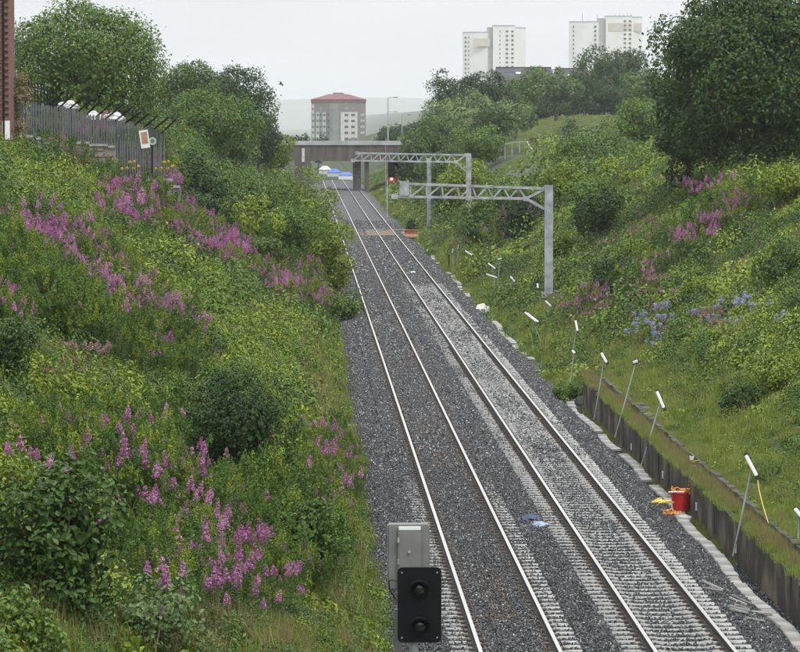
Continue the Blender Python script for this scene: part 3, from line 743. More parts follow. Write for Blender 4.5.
shrub(120, 250, 44, 36, 'green', 'rounded green shrub in the brambles high on the left bank', 1400, .11)
shrub(345, 330, 46, 40, 'green', 'bush with reddish stems leaning over the left rail', 1300, .13)
shrub(222, 500, 26, 46, 'lime', 'pale sappy shrub at the foot of the dark round bush', 500, .09)
shrub(570, 412, 30, 30, 'green', 'small round bush at the ballast edge where the retaining wall begins', 1500, .08, nblob=10)
shrub(613, 300, 52, 44, 'deep', 'dark bush on the right bank beside the taller portal column', 3000, .13)
shrub(600, 245, 46, 56, 'deep', 'dark leaf clump standing for the shady hollow under bright foliage on the upper right bank', 2600, .16)  # no plant of its own: deep green leaves paint the shade of a hole
shrub(745, 415, 52, 34, 'deep', 'dark leafy shrub above the grass over the red bucket', 1700, .09)
shrub(690, 345, 60, 24, 'green', 'low green shrub among the blue flowers on the right bank', 1400, .10)
shrub(780, 290, 60, 50, 'green', 'broad green shrub at the right edge, above the blue flowers', 2200, .11)
shrub(780, 400, 70, 50, 'lime', 'yellow green shrub at the right edge halfway down the bank', 1900, .09)
shrub(640, 300, 50, 40, 'green', 'green shrub right of the dark bush on the right bank', 1500, .13)
shrub(560, 262, 44, 36, 'lime', 'pale green bush behind the top of the taller portal column', 1500, .15)
shrub(700, 300, 44, 26, 'lime', 'pale green shrub in the middle of the right bank', 1000, .12)
shrub(640, 270, 60, 30, 'lime', 'yellow green shrub below the purple fireweed on the upper right bank', 1500, .13)

HG = 'bushes crowding the left side of the line'
for px, yt, w, Y, k, lb in [
 (196, 150, 52, 214, 'deep', 'dark bush just behind the end of the stone retaining wall'),
 (226, 172, 62, 222, 'green', 'green bush second behind the stone wall end'),
 (258, 160, 66, 238, 'green', 'rounded green bush below the small pale tree'),
 (292, 163, 62, 245, 'lime', 'bright yellow green bush under the bridge abutment'),
 (322, 186, 52, 232, 'lime', 'bright bush reaching out toward the left rail'),
 (205, 192, 56, 204, 'deep', 'dark bush in front of the wall end, low on the bank'),
 (248, 192, 60, 210, 'lime', 'yellow green bush in the middle of the left hedge'),
 (290, 200, 60, 214, 'green', 'mid green bush in front of the bright hedge'),
 (331, 212, 34, 222, 'lime', 'small bright bush nearest the left rail'),
 (262, 235, 46, 190, 'green', 'low green bush above the fireweed drift')]:
    tree(px, yt, w, Y, k, lb, 'bush', 'shrub', 3600, .16, .02, HG, nblob=26, lobe=.32, ragged=.14, sink=.1)

# ------------------------------------------------------------------ trees, left
tree(84, 3, 150, 236, 'green', 'large round topped green tree behind the spiked palisade fence', nleaf=34000, leaf=.2, clear=-.1, nblob=130, lobe=.24, ragged=.10, shell=(.62, .76))
tree(182, 60, 72, 350, 'green', 'rounded tree between the large round tree and the dark spreading tree', nleaf=9000, nblob=50)
tree(236, 66, 70, 390, 'deep', 'dark spreading tree standing highest to the left of the red roofed tower', nleaf=11000, nblob=60, shell=(.5, .82))
tree(258, 106, 48, 384, 'deep', 'dark tree on the right flank of the dark spreading tree', nleaf=5000)
tree(208, 96, 96, 300, 'green', 'broad mid green tree below the dark spreading tree', nleaf=13000, nblob=70, shell=(.58, .78))
tree(276, 131, 36, 400, 'lime', 'small pale green tree at the left end of the road bridge', nleaf=2500)
tree(160, 110, 60, 310, 'deep', 'shaded tree behind the corner of the palisade fence', nleaf=4000)
tree(235, 110, 60, 330, 'green', 'green tree in front of the dark spreading tree', nleaf=4500)
tree(220, 75, 50, 420, 'green', 'tree crown seen between two darker trees on the left', nleaf=3500)
tree(300, 131, 24, 700, 'deep', 'tiny far tree left of the tower base', nleaf=900)
tree(318, 134, 22, 760, 'deep', 'tiny far tree against the tower foot', nleaf=900)
tree(283, 137, 20, 640, 'deep', 'far tree peeping over the bridge end', nleaf=800)
# ------------------------------------------------------------------ trees, right
tree(764, -22, 205, 205, 'deep', 'huge dark green tree filling the upper right corner', nleaf=60000, leaf=.23, clear=.0, nblob=170, lobe=.17, ragged=.15, dscale=.85, shell=(.5, .86))
tree(838, 20, 120, 215, 'deep', 'dark tree at the right edge joining the huge tree', nleaf=9000, leaf=.24, clear=.02)
tree(690, 60, 66, 212, 'deep', 'lower left limb crown of the dark tree group at upper right', nleaf=7000, leaf=.24, clear=.05, nblob=30, ragged=.16)
tree(636, 98, 62, 340, 'green', 'feathery mid green tree left of the huge dark tree', nleaf=6000, ragged=.2)
tree(640, 66, 52, 640, 'green', 'pale distant tree right of the second white tower', nleaf=3000)
tree(612, 47, 74, 665, 'deep', 'dark domed tree in front of the second white tower', nleaf=7000, nblob=36)
tree(604, 76, 44, 650, 'deep', 'grey green tree below the dark domed tree', nleaf=2500)
tree(584, 70, 40, 620, 'deep', 'tree left of the dark domed tree, before the slate roof', nleaf=2500)
tree(556, 66, 46, 600, 'grey_green', 'tree covering the right slate roof', nleaf=3500)
tree(534, 64, 40, 640, 'green', 'pointed tree between the two slate roofs', nleaf=2600)
tree(524, 84, 54, 650, 'green', 'rounded tree beneath the first slate roof', nleaf=3500)
tree(548, 90, 60, 650, 'deep', 'wide dark tree above the grass bank', nleaf=4500)
tree(484, 66, 56, 560, 'deep', 'dark round tree in front of the first white tower', nleaf=4500)
tree(447, 69, 40, 540, 'deep', 'dark loose topped tree at the far left of the hilltop trees', nleaf=2500, ragged=.22)
tree(462, 93, 78, 500, 'grey_green', 'silvery flowering tree on the hillside', nleaf=6000)
tree(504, 98, 44, 500, 'grey_green', 'greyish tree beside the silvery flowering tree', nleaf=2600)
tree(424, 118, 44, 470, 'green', 'bright tree beside the bridge lamp posts', nleaf=3000)
tree(443, 110, 62, 440, 'green', 'bright tree behind the farther portal frame', nleaf=4500)
tree(478, 122, 50, 420, 'green', 'small tree left of the fenced path', nleaf=3000)
tree(420, 140, 40, 420, 'deep', 'dark tree beside the red signal', nleaf=2600)
tree(407, 150, 30, 470, 'deep', 'shaded bush beneath the right end of the road bridge', nleaf=1500)
tree(398, 128, 60, 720, 'deep', 'far wood edge behind the bridge lamp posts', nleaf=3500)
tree(425, 124, 60, 700, 'deep', 'far tree between lamp post and hillside', nleaf=3000)
tree(440, 150, 46, 350, 'green', 'green bush beside the farther portal column', nleaf=3000)
tree(462, 158, 60, 325, 'lime', 'large bright bush in front of the farther portal column', nleaf=4500)
tree(490, 188, 56, 275, 'green', 'green bush behind the near truss', nleaf=4000)
tree(452, 180, 44, 330, 'deep', 'dark bush at the foot of the farther portal column', nleaf=2600)
tree(520, 190, 44, 250, 'deep', 'dark bush directly left of the near portal column', nleaf=3000)
tree(480, 208, 44, 262, 'green', 'low bush below the near truss', nleaf=2600)
tree(566, 160, 56, 262, 'lime', 'pale bush right of the near portal column top', nleaf=2800)
tree(592, 138, 66, 300, 'green', 'tall bright bush beside the fenced path', nleaf=4500, ragged=.18)
tree(572, 158, 40, 290, 'green', 'bush in front of the tall bright bush', nleaf=2200)
tree(622, 158, 62, 262, 'lime', 'yellow green bush on the crest left of the huge tree', nleaf=3500)
tree(648, 172, 56, 240, 'lime', 'yellow green bush under the left side of the huge tree', nleaf=3500)
tree(592, 180, 56, 240, 'green', 'green bush halfway up the right bank', nleaf=2800)
tree(676, 186, 44, 215, 'green', 'small bush at the foot of the huge tree', nleaf=2200)
tree(628, 190, 54, 225, 'green', 'rounded green bush above the dark clump standing for a shady hollow', nleaf=2500)
tree(792, 170, 66, 170, 'lime', 'bright yellow green bush at the right edge below the huge tree', nleaf=4000, leaf=.14)
tree(748, 196, 40, 188, 'green', 'low bush among purple flowers below the huge tree', nleaf=1500, leaf=.13)
tree(660, 120, 40, 400, 'green', 'thin tree behind the left side of the huge tree', nleaf=2000)
tree(578, 100, 34, 660, 'green', 'small tree at the top of the grass bank', nleaf=1500)
tree(480, 132, 30, 455, 'green', 'slender tree at the left foot of the grass bank', nleaf=1500)
tree(568, 118, 22, 480, 'grey_green', 'young thin tree in front of the grass bank', nleaf=500, ragged=.25)
for px, yt, w, Y, kd, lb in [(660, 80, 50, 700, 'deep', 'far tree just left of the huge dark tree'), (505, 84, 40, 690, 'deep', 'far tree below the left end of the first slate roof'), (590, 84, 40, 700, 'deep', 'far tree below the second slate roof'),
  (470, 84, 60, 600, 'deep', 'far dark tree behind the silvery flowering tree'), (540, 84, 60, 660, 'deep', 'far tree filling the gap under the slate roofs'), (516, 104, 40, 560, 'green', 'tree at the upper left edge of the grass bank'),
  (622, 84, 60, 660, 'deep', 'dark tree right of the grey green tree'), (612, 98, 44, 650, 'deep', 'shaded tree at the right end of the grass bank'), (488, 108, 46, 480, 'deep', 'shaded tree between the greyish tree and the small tree by the path'),
  (432, 128, 50, 500, 'green', 'tree filling the slope under the loose topped tree'), (655, 108, 40, 480, 'deep', 'shaded tree behind the thin tree near the huge tree'), (455, 112, 50, 520, 'deep', 'shaded tree under the silvery flowering tree'),
  (412, 136, 40, 560, 'green', 'tree beside the right end of the road bridge parapet'), (560, 102, 50, 680, 'deep', 'shaded tree behind the crest of the grass bank')]:
    tree(px, yt, w, Y, kd, lb, nleaf=3000)
# ================================================================== retaining wall, ledge, kerb and cess on the right
rw = empty('retaining_wall', (10.35, 0, 0)); tag(rw, 'low stained concrete retaining wall with mossy ledge beside the right track', 'retaining wall')
MAT['wall_dark'] = noisy('stained_wall', (.010, .009, .006), (.15, .125, .085), 1.1, .85, detail=12, bump=.5, stretch=(1, .6, .6), c3=(.035, .030, .022))
MAT['coping'] = noisy('mossy_coping', (.10, .09, .04), (.24, .20, .11), 2.5, .9, detail=9, bump=.4)
MAT['dark_stone'] = noisy('dark_stone', (.03, .028, .022), (.10, .095, .07), 2.2, .9, detail=9, bump=.4)
y = 62.0
while y < WALL_END:
    L = 3.0; b = MB(); b.box((.07+random.gauss(0, .006), y+L/2-.01, -.10+random.gauss(0, .015)), (.16, L-.02, 1.0), Matrix.Rotation(random.gauss(0, .004), 3, 'Z') @ Matrix.Rotation(random.gauss(0, .008), 3, 'Y')); b.build('wall_panel', MAT['wall_dark'], rw)
    y += L
y = 62.0
while y < WALL_END:
    L = random.uniform(.85, 1.1); b = MB(); b.box((.60+random.gauss(0, .02), y+L/2, .48+random.gauss(0, .012)), (.17, L-.03, .30), Matrix.Rotation(random.gauss(0, .015), 3, 'Z')); b.build('coping_stone', MAT['dark_stone'], rw); y += L
b = MB(); b.box((.335, (62+WALL_END)/2, .30), (.35, WALL_END-62, .20)); b.build('ledge', MAT['coping'], rw)
# low mossy continuation
y = WALL_END+.3
ct = empty('cable_trough', (9.95, 0, -.5)); tag(ct, 'line of pale concrete trough lids along the edge of the ballast', 'cable trough')
lid = MB().box((0, 0, 0), (.30, 1.44, .08)).mesh('lid', bevel=.012); lid.materials.append(MAT['concrete_pale'] if False else MAT['concrete'])
MAT['lid'] = noisy('trough_lid_concrete', (.16, .155, .145), (.38, .37, .35), 1.3, .75, bump=.3, detail=9); lid.materials.clear(); lid.materials.append(MAT['lid'])
y = 64; nlid = 0
while y < 345 and nlid < 290:
    vis_p = .95 if y < 138 else .55+.35*math.sin(y*.11)
    if random.random() < vis_p:
        o = bpy.data.objects.new('lid', lid); COL.objects.link(o); o.parent = ct; nlid += 1
        bend = .10*math.sin(y*.13)+.06*math.sin(y*.5)-(.1 if y > 135 else 0)
        o.location = (bend+.03+random.gauss(0, .01), y, .0+random.gauss(0, .006)+(.06 if y > 138 else 0)); o.rotation_euler = (random.gauss(0, .006), random.gauss(0, .03), -math.atan(.0130*math.cos(y*.13)+.03*math.cos(y*.5))+random.gauss(0, .012))
    y += 1.46
for px, py, lb in ((633, 447, 'white marker peg farthest along the retaining wall'), (665, 475, 'white marker peg on the wall behind the red bucket'), (699, 507, 'white marker peg on the wall just right of the red bucket'), (739, 549, 'white marker peg on the wall beside the nearest work light pole')):
    p = at(px, py, 93); Yp = FPX*10/(py-120)*1.0
    Yp = 10.33/((px-303)/FPX); q = at(px, py, Yp)
    b = MB(); b.box((0, 0, 0), (.035, .05, .19)); b.box((0, 0, .10), (.05, .06, .02)); o = b.build('marker_peg', MAT['white']); o.location = (10.31, Yp, q.z)
    tag(o, lb, 'marker', 'white pegs along the retaining wall')
# ================================================================== front signal
sg = empty('railway_signal', (at(420, 600, 60).x, 60, -.5)); tag(sg, 'two-aspect black signal head on a post in the near foreground', 'signal')
sx0 = sg.location.x
def L(px, py, Y=60): q = at(px, py, Y); return Vector((q.x-sx0, Y-60, q.z+.5))
c = L(419.5, 605); w = 44*60/FPX; h = 76*60/FPX; r_ = .07
poly = []
for cx, cz, a0 in ((w/2-r_, h/2-r_, 0), (-w/2+r_, h/2-r_, 90), (-w/2+r_, -h/2+r_, 180), (w/2-r_, -h/2+r_, 270)):
    for k in range(6): a = math.radians(a0+18*k); poly.append((cx+r_*math.cos(a), cz+r_*math.sin(a)))
b = MB(); b.prism(poly, -.025, .025); b.v = [(x, zz, y_) for x, y_, zz in b.v]; b.f = [tuple(reversed(f)) for f in b.f]
bp_ = b.build('backboard', MAT['black_steel'], sg, bevel=.006); bp_.location = c
b = MB(); b.box((0, .16, 0), (w*.72, .26, h*.82)).build('signal_case', MAT['black_steel'], sg, bevel=.015).location = c
for px, py, rr in ((419.5, 589, .15), (420, 626, .155)):
    p = L(px, py)
    ring = MB(); n = 28
    for k in range(n):                         # hood: a cut tube over the lens, longer at the top
        a0, a1 = 2*math.pi*k/n, 2*math.pi*(k+1)/n
        d0 = .04+.20*max(0, math.sin(a0))**.6 if math.sin(a0) > 0 else .04; d1 = .04+.20*max(0, math.sin(a1))**.6 if math.sin(a1) > 0 else .04
        for (ro, ri) in ((rr, rr*.93),):
            A0 = (math.cos(a0)*ro, -.026, math.sin(a0)*ro); A1 = (math.cos(a1)*ro, -.026, math.sin(a1)*ro)
            B0 = (A0[0], -.026-d0, A0[2]); B1 = (A1[0], -.026-d1, A1[2])
            C0 = (math.cos(a0)*ri, -.026, math.sin(a0)*ri); C1 = (math.cos(a1)*ri, -.026, math.sin(a1)*ri)
            D0 = (C0[0], B0[1], C0[2]); D1 = (C1[0], B1[1], C1[2])
            ring.quad(A0, A1, B1, B0); ring.quad(C1, C0, D0, D1); ring.quad(B0, B1, D1, D0)
    ho_ = ring.build('lens_hood', MAT['black_steel'], sg); ho_.location = p
    import bmesh
    bm = bmesh.new(); bmesh.ops.create_uvsphere(bm, u_segments=24, v_segments=12, radius=rr*.62)
    for v in bm.verts: v.co.y *= .35
    me = bpy.data.meshes.new('lens'); bm.to_mesh(me); bm.free(); me.polygons.foreach_set('use_smooth', [True]*len(me.polygons))
    l_ = link('lens', me, MAT['lens'], ho_); l_.location = (0, -.02, 0)
MB().tube([(0.0, .14, 0), (0.0, .14, c.z-h*.38)], .075, 16).build('post', MAT['galv'], sg, smooth=False).location = (L(414, 640).x, 0, 0)
MB().box((.0, .14, .04), (.34, .34, .10)).build('base_plate', MAT['concrete'], sg).location = (L(414, 640).x, 0, 0)
# grey equipment case behind
bc = L(409, 570); cw = 42*60.6/FPX
b = MB(); b.box((L(409.5, 0).x, .62, L(0, 562).z), (cw, .30, 66*60.6/FPX)).build('case_body', MAT['case_grey'], sg, bevel=.02)
b = MB(); b.box((L(410.5, 0).x, .44, L(0, 567).z), (24*60.4/FPX, .07, 72*60.4/FPX)); bd_ = b.build('case_door', MAT['case_grey'], sg, bevel=.012)
MB().box((L(410.5, 0).x, .437, L(0, 532.5).z), (22*60.4/FPX, .074, 3*60.4/FPX)).build('hood_strip', MAT['white'], bd_)
MB().tube([(L(410, 0).x, .40, L(0, 556).z), (L(410, 0).x, .37, L(0, 556).z)], .022, 10).build('door_lock', MAT['galv'], bd_)
MB().tube([(L(398, 583).x, .02, L(0, 583).z), (L(392, 583).x, .05, L(0, 581.5).z), (L(389, 0).x, .1, L(0, 583).z), (L(389.5, 0).x, .2, L(0, 592).z), (L(396, 0).x, .28, L(0, 603).z), (L(404, 0).x, .2, L(0, 609).z)], .012, 6).build('cable', MAT['housing'], sg)
MB().box((L(399, 0).x, .55, L(0, 640).z-.4), (.12, .1, 1.6)).build('case_leg', MAT['case_grey'], sg)

for z_ in (.25, -.1): MB().box((L(399, 0).x, .40, L(0, 560).z+z_), (.03, .03, .08)).build('hinge', MAT['galv'], bd_)
for x_, z_ in ((-.28, .52), (.28, .52), (-.28, -.52), (.28, -.52)): MB().tube([(x_, -.026, z_), (x_, -.036, z_)], .014, 8).build('bolt', MAT['galv'], bp_)
# ================================================================== portal frames
def chord(b, pts, w, h=None):
    for p, q in zip(pts[:-1], pts[1:]): b.bar(p, q, w, h or w)
def portal(Y, tl, bl, tr, br, post, pbase, name_label, npan, foot=True, plate=None, pw=.44, cw_=.13):
    A, B, C, D = (at(*p, Y) for p in (tl, bl, tr, br)); pb = at(*pbase, Y); pt = at(*post, Y); zg = float(height(pb.x, Y))-.3
    t = empty('portal_frame', (pb.x, Y, zg)); tag(t, name_label, 'gantry')
    o = Vector((pb.x, Y, zg)); A, B, C, D = A-o, B-o, C-o, D-o; pt = pt-o
    E = Vector((0-pw/2, 0, (at(*post, Y)-o).z-.15-(20 if Y < 250 else 15)*Y/FPX))
    b = MB(); chord(b, [A, C], cw_, .16); b.build('top_chord', MAT['galv'], t)
    b = MB(); chord(b, [B, D], cw_, .16); b.build('bottom_chord', MAT['galv'], t)
    b = MB(); chord(b, [D, E], cw_*1.1, .15); b.build('knee_brace', MAT['galv'], t)
    b = MB(); chord(b, [D, C], cw_*.9, .12); b.build('end_brace', MAT['galv'], t)
    # zigzag lacing, each brace a piece
    prev = B
    for k in range(1, 2*npan+1):
        f = k/(2*npan)
        lo_, hi_ = B.lerp(D, f), A.lerp(C, f*(D.x-A.x)/(C.x-A.x)+0)
        q = hi_ if k % 2 else lo_
        b = MB(); b.bar(prev, q, cw_*.62, .07); b.build('lattice_brace', MAT['galv'], t); prev = q
    for q in (B, D, A, C): MB().box((q.x, -.085, q.z), (.30, .02, .26)).build('gusset_plate', MAT['galv'], t)
    for sx_ in (-1, 1):
        for sy_ in (-1, 1): MB().tube([(sx_*pw*.62, sy_*.3, .44), (sx_*pw*.62, sy_*.3, .56)], .03, 6).build('holding_bolt', MAT['rail_side'], t)
    MB().box((0, 0, .465), (pw*1.5, .72, .03)).build('base_plate', MAT['galv'], t)
    s = MB(); zt = pt.z+.05      # rolled-steel column: web and two flanges
    s.box((0, 0, zt/2), (pw*.08+.02, .30, zt)); s.build('column_web', MAT['galv'], t)
    MB().box((0, -.17, zt/2), (pw, .035, zt)).build('column_flange', MAT['galv'], t); MB().box((0, .17, zt/2), (pw, .035, zt)).build('column_flange', MAT['galv'], t)
    MB().box((0, 0, .2), (pw*1.7, .8, .5)).build('footing', MAT['concrete'], t)
    if plate:
        p0 = at(*plate[0], Y)-o; p1 = at(*plate[1], Y)-o
        MB().box(((p0.x+p1.x)/2, -.12, (p0.z+p1.z)/2), (abs(p1.x-p0.x), .05, abs(p0.z-p1.z))).build('end_plate', MAT['galv'], t)
    return t
portal(200, (403, 183.5), (394, 196.5), (546, 188.5), (526, 198.5), (548.5, 186), (548.5, 308), 'nearer grey steel cantilever portal frame with lattice truss over the tracks', 8, plate=((399.5, 181), (409, 195.5)))
portal(290, (357, 153), (353, 160.5), (466, 155), (456, 162), (468.5, 154), (468.5, 248), 'farther grey steel cantilever portal frame crossing in front of the road bridge', 11, cw_=.13, pw=.40)
p = at(429, 236, 330); t = empty('steel_mast', (p.x, 330, -.6)); tag(t, 'lone grey steel mast beside the board crossing under the farther truss', 'mast')
zt = at(429, 158, 330).z+.6
MB().box((0, 0, zt/2), (.30, .05, zt)).build('mast_web', MAT['galv'], t); MB().box((-.16, 0, zt/2), (.03, .3, zt)).build('mast_flange', MAT['galv'], t); MB().box((.16, 0, zt/2), (.03, .3, zt)).build('mast_flange', MAT['galv'], t)
MB().box((0, 0, .3), (.8, .8, .7)).build('footing', MAT['concrete'], t)
# grey cabinet on a post by the column
p = at(560, 300, 196); zg = float(height(p.x, 196)); t = empty('equipment_cabinet', (p.x, 196, zg)); tag(t, 'small grey cabinet on a thin post beside the nearer portal column', 'cabinet')
zc = p.z-zg
MB().box((0, 0, zc), (.52, .3, .85)).build('cabinet_box', MAT['case_grey'], t, bevel=.02); MB().box((0, 0, zc+.45), (.58, .36, .05)).build('cabinet_lid', MAT['case_grey'], t)
MB().box((0, 0, zc/2-.3), (.08, .08, zc)).build('post', MAT['galv'], t); MB().box((0, -.16, zc), (.44, .02, .74)).build('cabinet_door', MAT['case_grey'], t)

# ================================================================== portable work lights down the right side
def worklamp(bpx, bpy_, hpx, hpy, Y, size, ang, label, two=False, cable=None, mount=.0):
    base = at(bpx, bpy_, Y); zg = float(height(base.x, Y)); base.z = min(base.z, 99)
    head = at(hpx, hpy, Y)
    t = empty('work_light', base); tag(t, label, 'work light')
    d = head-base; size *= 1.25
    MB().tube([(0, 0, -.15), d], .021, 7).build('pole', MAT['galv'], t)
    a = math.radians(ang); ax = Vector((math.cos(a), -.25, math.sin(a))).normalized()
    for k in range(2 if two else 1):
        off = Vector((k*.10, 0, -k*.04))
        hm = MB(); hm.bar(d-ax*size/2+off, d+ax*size/2+off, .115, .12); hh = hm.build('lamp_housing', MAT['housing'], t, bevel=.012)
        nrm = Vector((-.5, -1, .25)).normalized()*.05
        MB().bar(d-ax*size*.44+nrm+off, d+ax*size*.44+nrm+off, .09, .08).build('diffuser', MAT['white'], hh, bevel=.015)
        for s in (-1, 1): MB().bar(d+ax*size*.5*s+off, d+ax*size*.56*s+off, .10, .11).build('end_cap', MAT['housing'], hh)
    MB().tube([d+Vector((0, .03, -.06)), d+Vector((0, .03, .06))], .032, 8).build('clamp', MAT['black_steel'], t)
    if cable:
        pts = [at(x, y_, yy)-base for x, y_, yy in cable]
        MB().tube(pts, .011, 6).build('cable', MAT['ropeyellow'], t)
    return t
worklamp(733, 550, 752, 466, 89.3, .50, -63, 'nearest tall work light with a yellow cable hanging to the ground',
         cable=[(757, 474, 89.3), (759, 490, 89), (763, 506, 88.6), (768, 522, 88.2), (777, 535, 87.6), (787, 543, 87.5), (800, 552, 86), (815, 556, 84)])
worklamp(641, 462, 661, 400, 114, .50, -68, 'tall work light leaning right above the middle of the retaining wall')
worklamp(615, 433, 636, 362, 123, .16, 20, 'work light with only a small clamp head, third along the wall')
worklamp(594, 415, 604.5, 358, 131.8, .36, -62, 'work light with short white head near the start of the wall')
worklamp(569, 388, 574, 352, 142, .15, -50, 'thin work light with tiny head beside the small round bush')
worklamp(572, 352, 577, 326, 158, .42, -80, 'upright white work light standing in the grass right of the cabinet')
worklamp(541, 338, 531, 317, 172, .62, -38, 'double work light lying almost flat in the grass', two=True)
worklamp(551, 320, 549, 304, 190, .42, -45, 'work light crossing in front of the nearer portal column')
worklamp(541, 309, 538, 286, 196, .24, -85, 'short work light just left of the nearer portal column')
worklamp(515, 306, 513, 279, 210, .36, -50, 'single white work light left of the short one by the column')
worklamp(498, 296, 492, 266, 222, .50, -38, 'upper white work light of the crossed pair by the ballast')
worklamp(499, 296, 492, 276, 219, .62, -18, 'lower work light of the crossed pair, almost level')
worklamp(496, 298, 500, 259, 224, .24, 10, 'work light with rounded grey lamp above the crossed pair')
worklamp(473, 283, 469, 253, 240, .50, -32, 'white headed work light below the farther portal column')
worklamp(457, 270, 458.5, 247, 262, .30, 85, 'small upright work light right of the black stake')
worklamp(453, 275, 453, 251, 258, .28, 80, 'small upright work light beside the black stake')
MB().box((0, 0, .45), (.10, .10, 1.1), taper=.7).box((0, 0, 1.0), (.13, .13, .06)).build('black_stake', MAT['black_steel']).location = (at(449, 264, 262).x, 262, at(449, 264, 262).z-.4)
tag(bpy.data.objects['black_stake'], 'short black stake at the ballast edge far along the right side', 'stake')
t = worklamp(797, 556, 799, 513, 84, .22, -50, 'white lamp head cut off by the right edge of the photo')
# lamp lying on top of the wall with its looped cable
q = at(691.5, 458, 104); t = empty('clamp_lamp', q); tag(t, 'small white lamp on the wall ledge with looping pale cable above the bucket', 'lamp')
MB().tube([(0, 0, -.06), (.01, 0, .05)], [.05, .065], 10).build('lamp_body', MAT['white'], t)
MB().tube([(.01, 0, .05), (.01, 0, .075)], [.03, .02], 8).build('lamp_cap', MAT['housing'], t)
pts = [at(x, y_, 104)-q for x, y_ in ((692, 462), (699, 460), (704, 465), (697, 466), (690, 465), (688, 472), (684, 480), (683, 486))]
MB().tube(pts, .011, 6).build('cable', MAT['ropeyellow'], t)
# coil of cable at right
q = at(789, 545, 85.5); t = empty('cable_coil', q); tag(t, 'coil of dark cable lying on the grass at the right edge', 'cable coil')
for k in range(4):
    MB().tube([(math.cos(a)*(.16+.015*k), math.sin(a)*(.22-.02*k), .02*k+.02*math.sin(3*a+k)) for a in np.linspace(0, 6.2, 22)], .013, 6).build('loop', MAT['housing'], t)
# bits of timber and rubbish on the wall top
for i, (px, py, a, lb) in enumerate([(645, 408, 20, 'pale timber offcut leaning on the wall top'), (651, 415, -15, 'second pale timber offcut lower on the wall top'), (641, 404, 60, 'short white offcut nearest the leaning work light')]):
    Yp = 10.95/((px-303)/FPX); o = MB().box((0, 0, 0), (.42, .16, .05)).box((.05, .0, .04), (.30, .12, .03)).build('timber_offcut', MAT['concrete_pale']); o.location = at(px, py, Yp); o.rotation_euler = (0, .15, math.radians(a)); tag(o, lb, 'timber')

# ================================================================== red bucket
bY = 101.2; q = at(681, 510, bY)
t = empty('red_bucket', (q.x, bY, -.53)); tag(t, 'red plastic bucket stuffed with orange netting against the retaining wall', 'bucket')
MB().tube([(0, 0, .03), (0, 0, .56)], [.20, .275], 20, False).tube([(0, 0, .56), (0, 0, .03)], [.26, .19], 20).build('bucket_body', MAT['red'], t, smooth=True)
MB().tube([(0, 0, .54), (0, 0, .585)], [.29, .29], 20, False).tube([(0, 0, .585), (0, 0, .54)], [.262, .262], 20, False).build('rim', MAT['red'], t)
b = MB()
for k in range(26):
    a = random.uniform(0, 6.28); r0 = random.uniform(0, .24); p0 = Vector((math.cos(a)*r0, math.sin(a)*r0, .55)); p = [p0]
    for j in range(4): p0 = p0+Vector((random.gauss(0, .09), random.gauss(0, .09), random.gauss(.02, .04))); p0.z = max(.5, min(.76, p0.z)); p0.x = max(-.27, min(.27, p0.x)); p0.y = max(-.27, min(.27, p0.y)); p.append(p0)
    b.tube(p, .016, 5)
b.build('netting', MAT['orange'], t)
MB().tube([(-.28, -.02, .57), (-.34, -.12, .58), (-.2, -.24, .60), (.05, -.28, .60)], .022, 7).build('handle', MAT['white'], t)
MB().tube([(.2, -.20, .6), (.26, -.2, .45), (.24, -.18, .3), (.25, -.19, .18)], .014, 6).build('trailing_cord', MAT['ropeyellow'], t)
def heap(px, py, Y, r, n, mat, label, cat, name, z=-.45, th=.016):
    q = at(px, py, Y); t = MB()
    for k in range(n):
        p0 = Vector((random.gauss(0, r*.5), random.gauss(0, r*.7), random.uniform(.01, r*.35))); p = [p0]
        for j in range(4): p0 = p0+Vector((random.gauss(0, r*.4), random.gauss(0, r*.5), random.gauss(0, r*.1))); p0.z = max(.005, p0.z); p.append(p0)
        t.tube(p, th, 5)
    o = t.build(name, mat); o.location = (q.x, Y, max(q.z, z)); tag(o, label, cat); return o
heap(661, 503, 99.5, .17, 34, MAT['ropeyellow'], 'tangle of yellow rope on the ballast left of the red bucket', 'rope', 'rope_tangle')
heap(672, 514, 97.5, .20, 12, MAT['orange'], 'flat scatter of orange netting on the ballast below the red bucket', 'netting', 'netting_scrap', th=.012)
# white bags / rag at bucket foot and ballast edge
def crumple(name, px, py, Y, dims, mat, label, cat, seed, z=None):
    import bmesh
    bm = bmesh.new(); bmesh.ops.create_icosphere(bm, subdivisions=3, radius=1); rr = Vector((seed, seed*.7, 0))
    for v in bm.verts:
        v.co *= 1+.45*mnoise.noise(v.co*1.8+rr)+.2*mnoise.noise(v.co*4+rr); v.co = Vector((v.co.x*dims[0], v.co.y*dims[1], max(v.co.z, -.25)*dims[2]))
    me = bpy.data.meshes.new(name); bm.to_mesh(me); bm.free(); o = link(name, me, mat); q = at(px, py, Y)
    o.location = (q.x, Y, q.z if z is None else z); tag(o, label, cat); return o
MAT['paleblue'] = noisy('pale_blue_cloth', (.16, .20, .28), (.34, .40, .50), 6, .8)
MAT['navy'] = noisy('dark_blue_cloth', (.02, .03, .06), (.05, .07, .12), 6, .8)
MAT['sack'] = noisy('off_white_sacking', (.45, .45, .43), (.7, .7, .68), 6, .7)
crumple('cloth', 540, 521, 95, (.2, .6, .06), MAT['paleblue'], 'pale blue cloth lying on the ballast between the two tracks', 'cloth', 3, -.16)
crumple('dark_cloth', 530, 516, 96.5, (.24, .8, .07), MAT['navy'], 'dark blue cloth beside the pale blue one between the tracks', 'cloth', 8, -.16)
crumple('sack', 482, 303, 208, (.34, .5, .32), MAT['sack'], 'off white sack slumped on the right edge of the ballast', 'sack', 5, -.42)
crumple('rubble_bag', 686, 518, 99.6, (.16, .3, .09), MAT['sack'], 'small pale rubble bag under the red bucket', 'bag', 12, -.5)
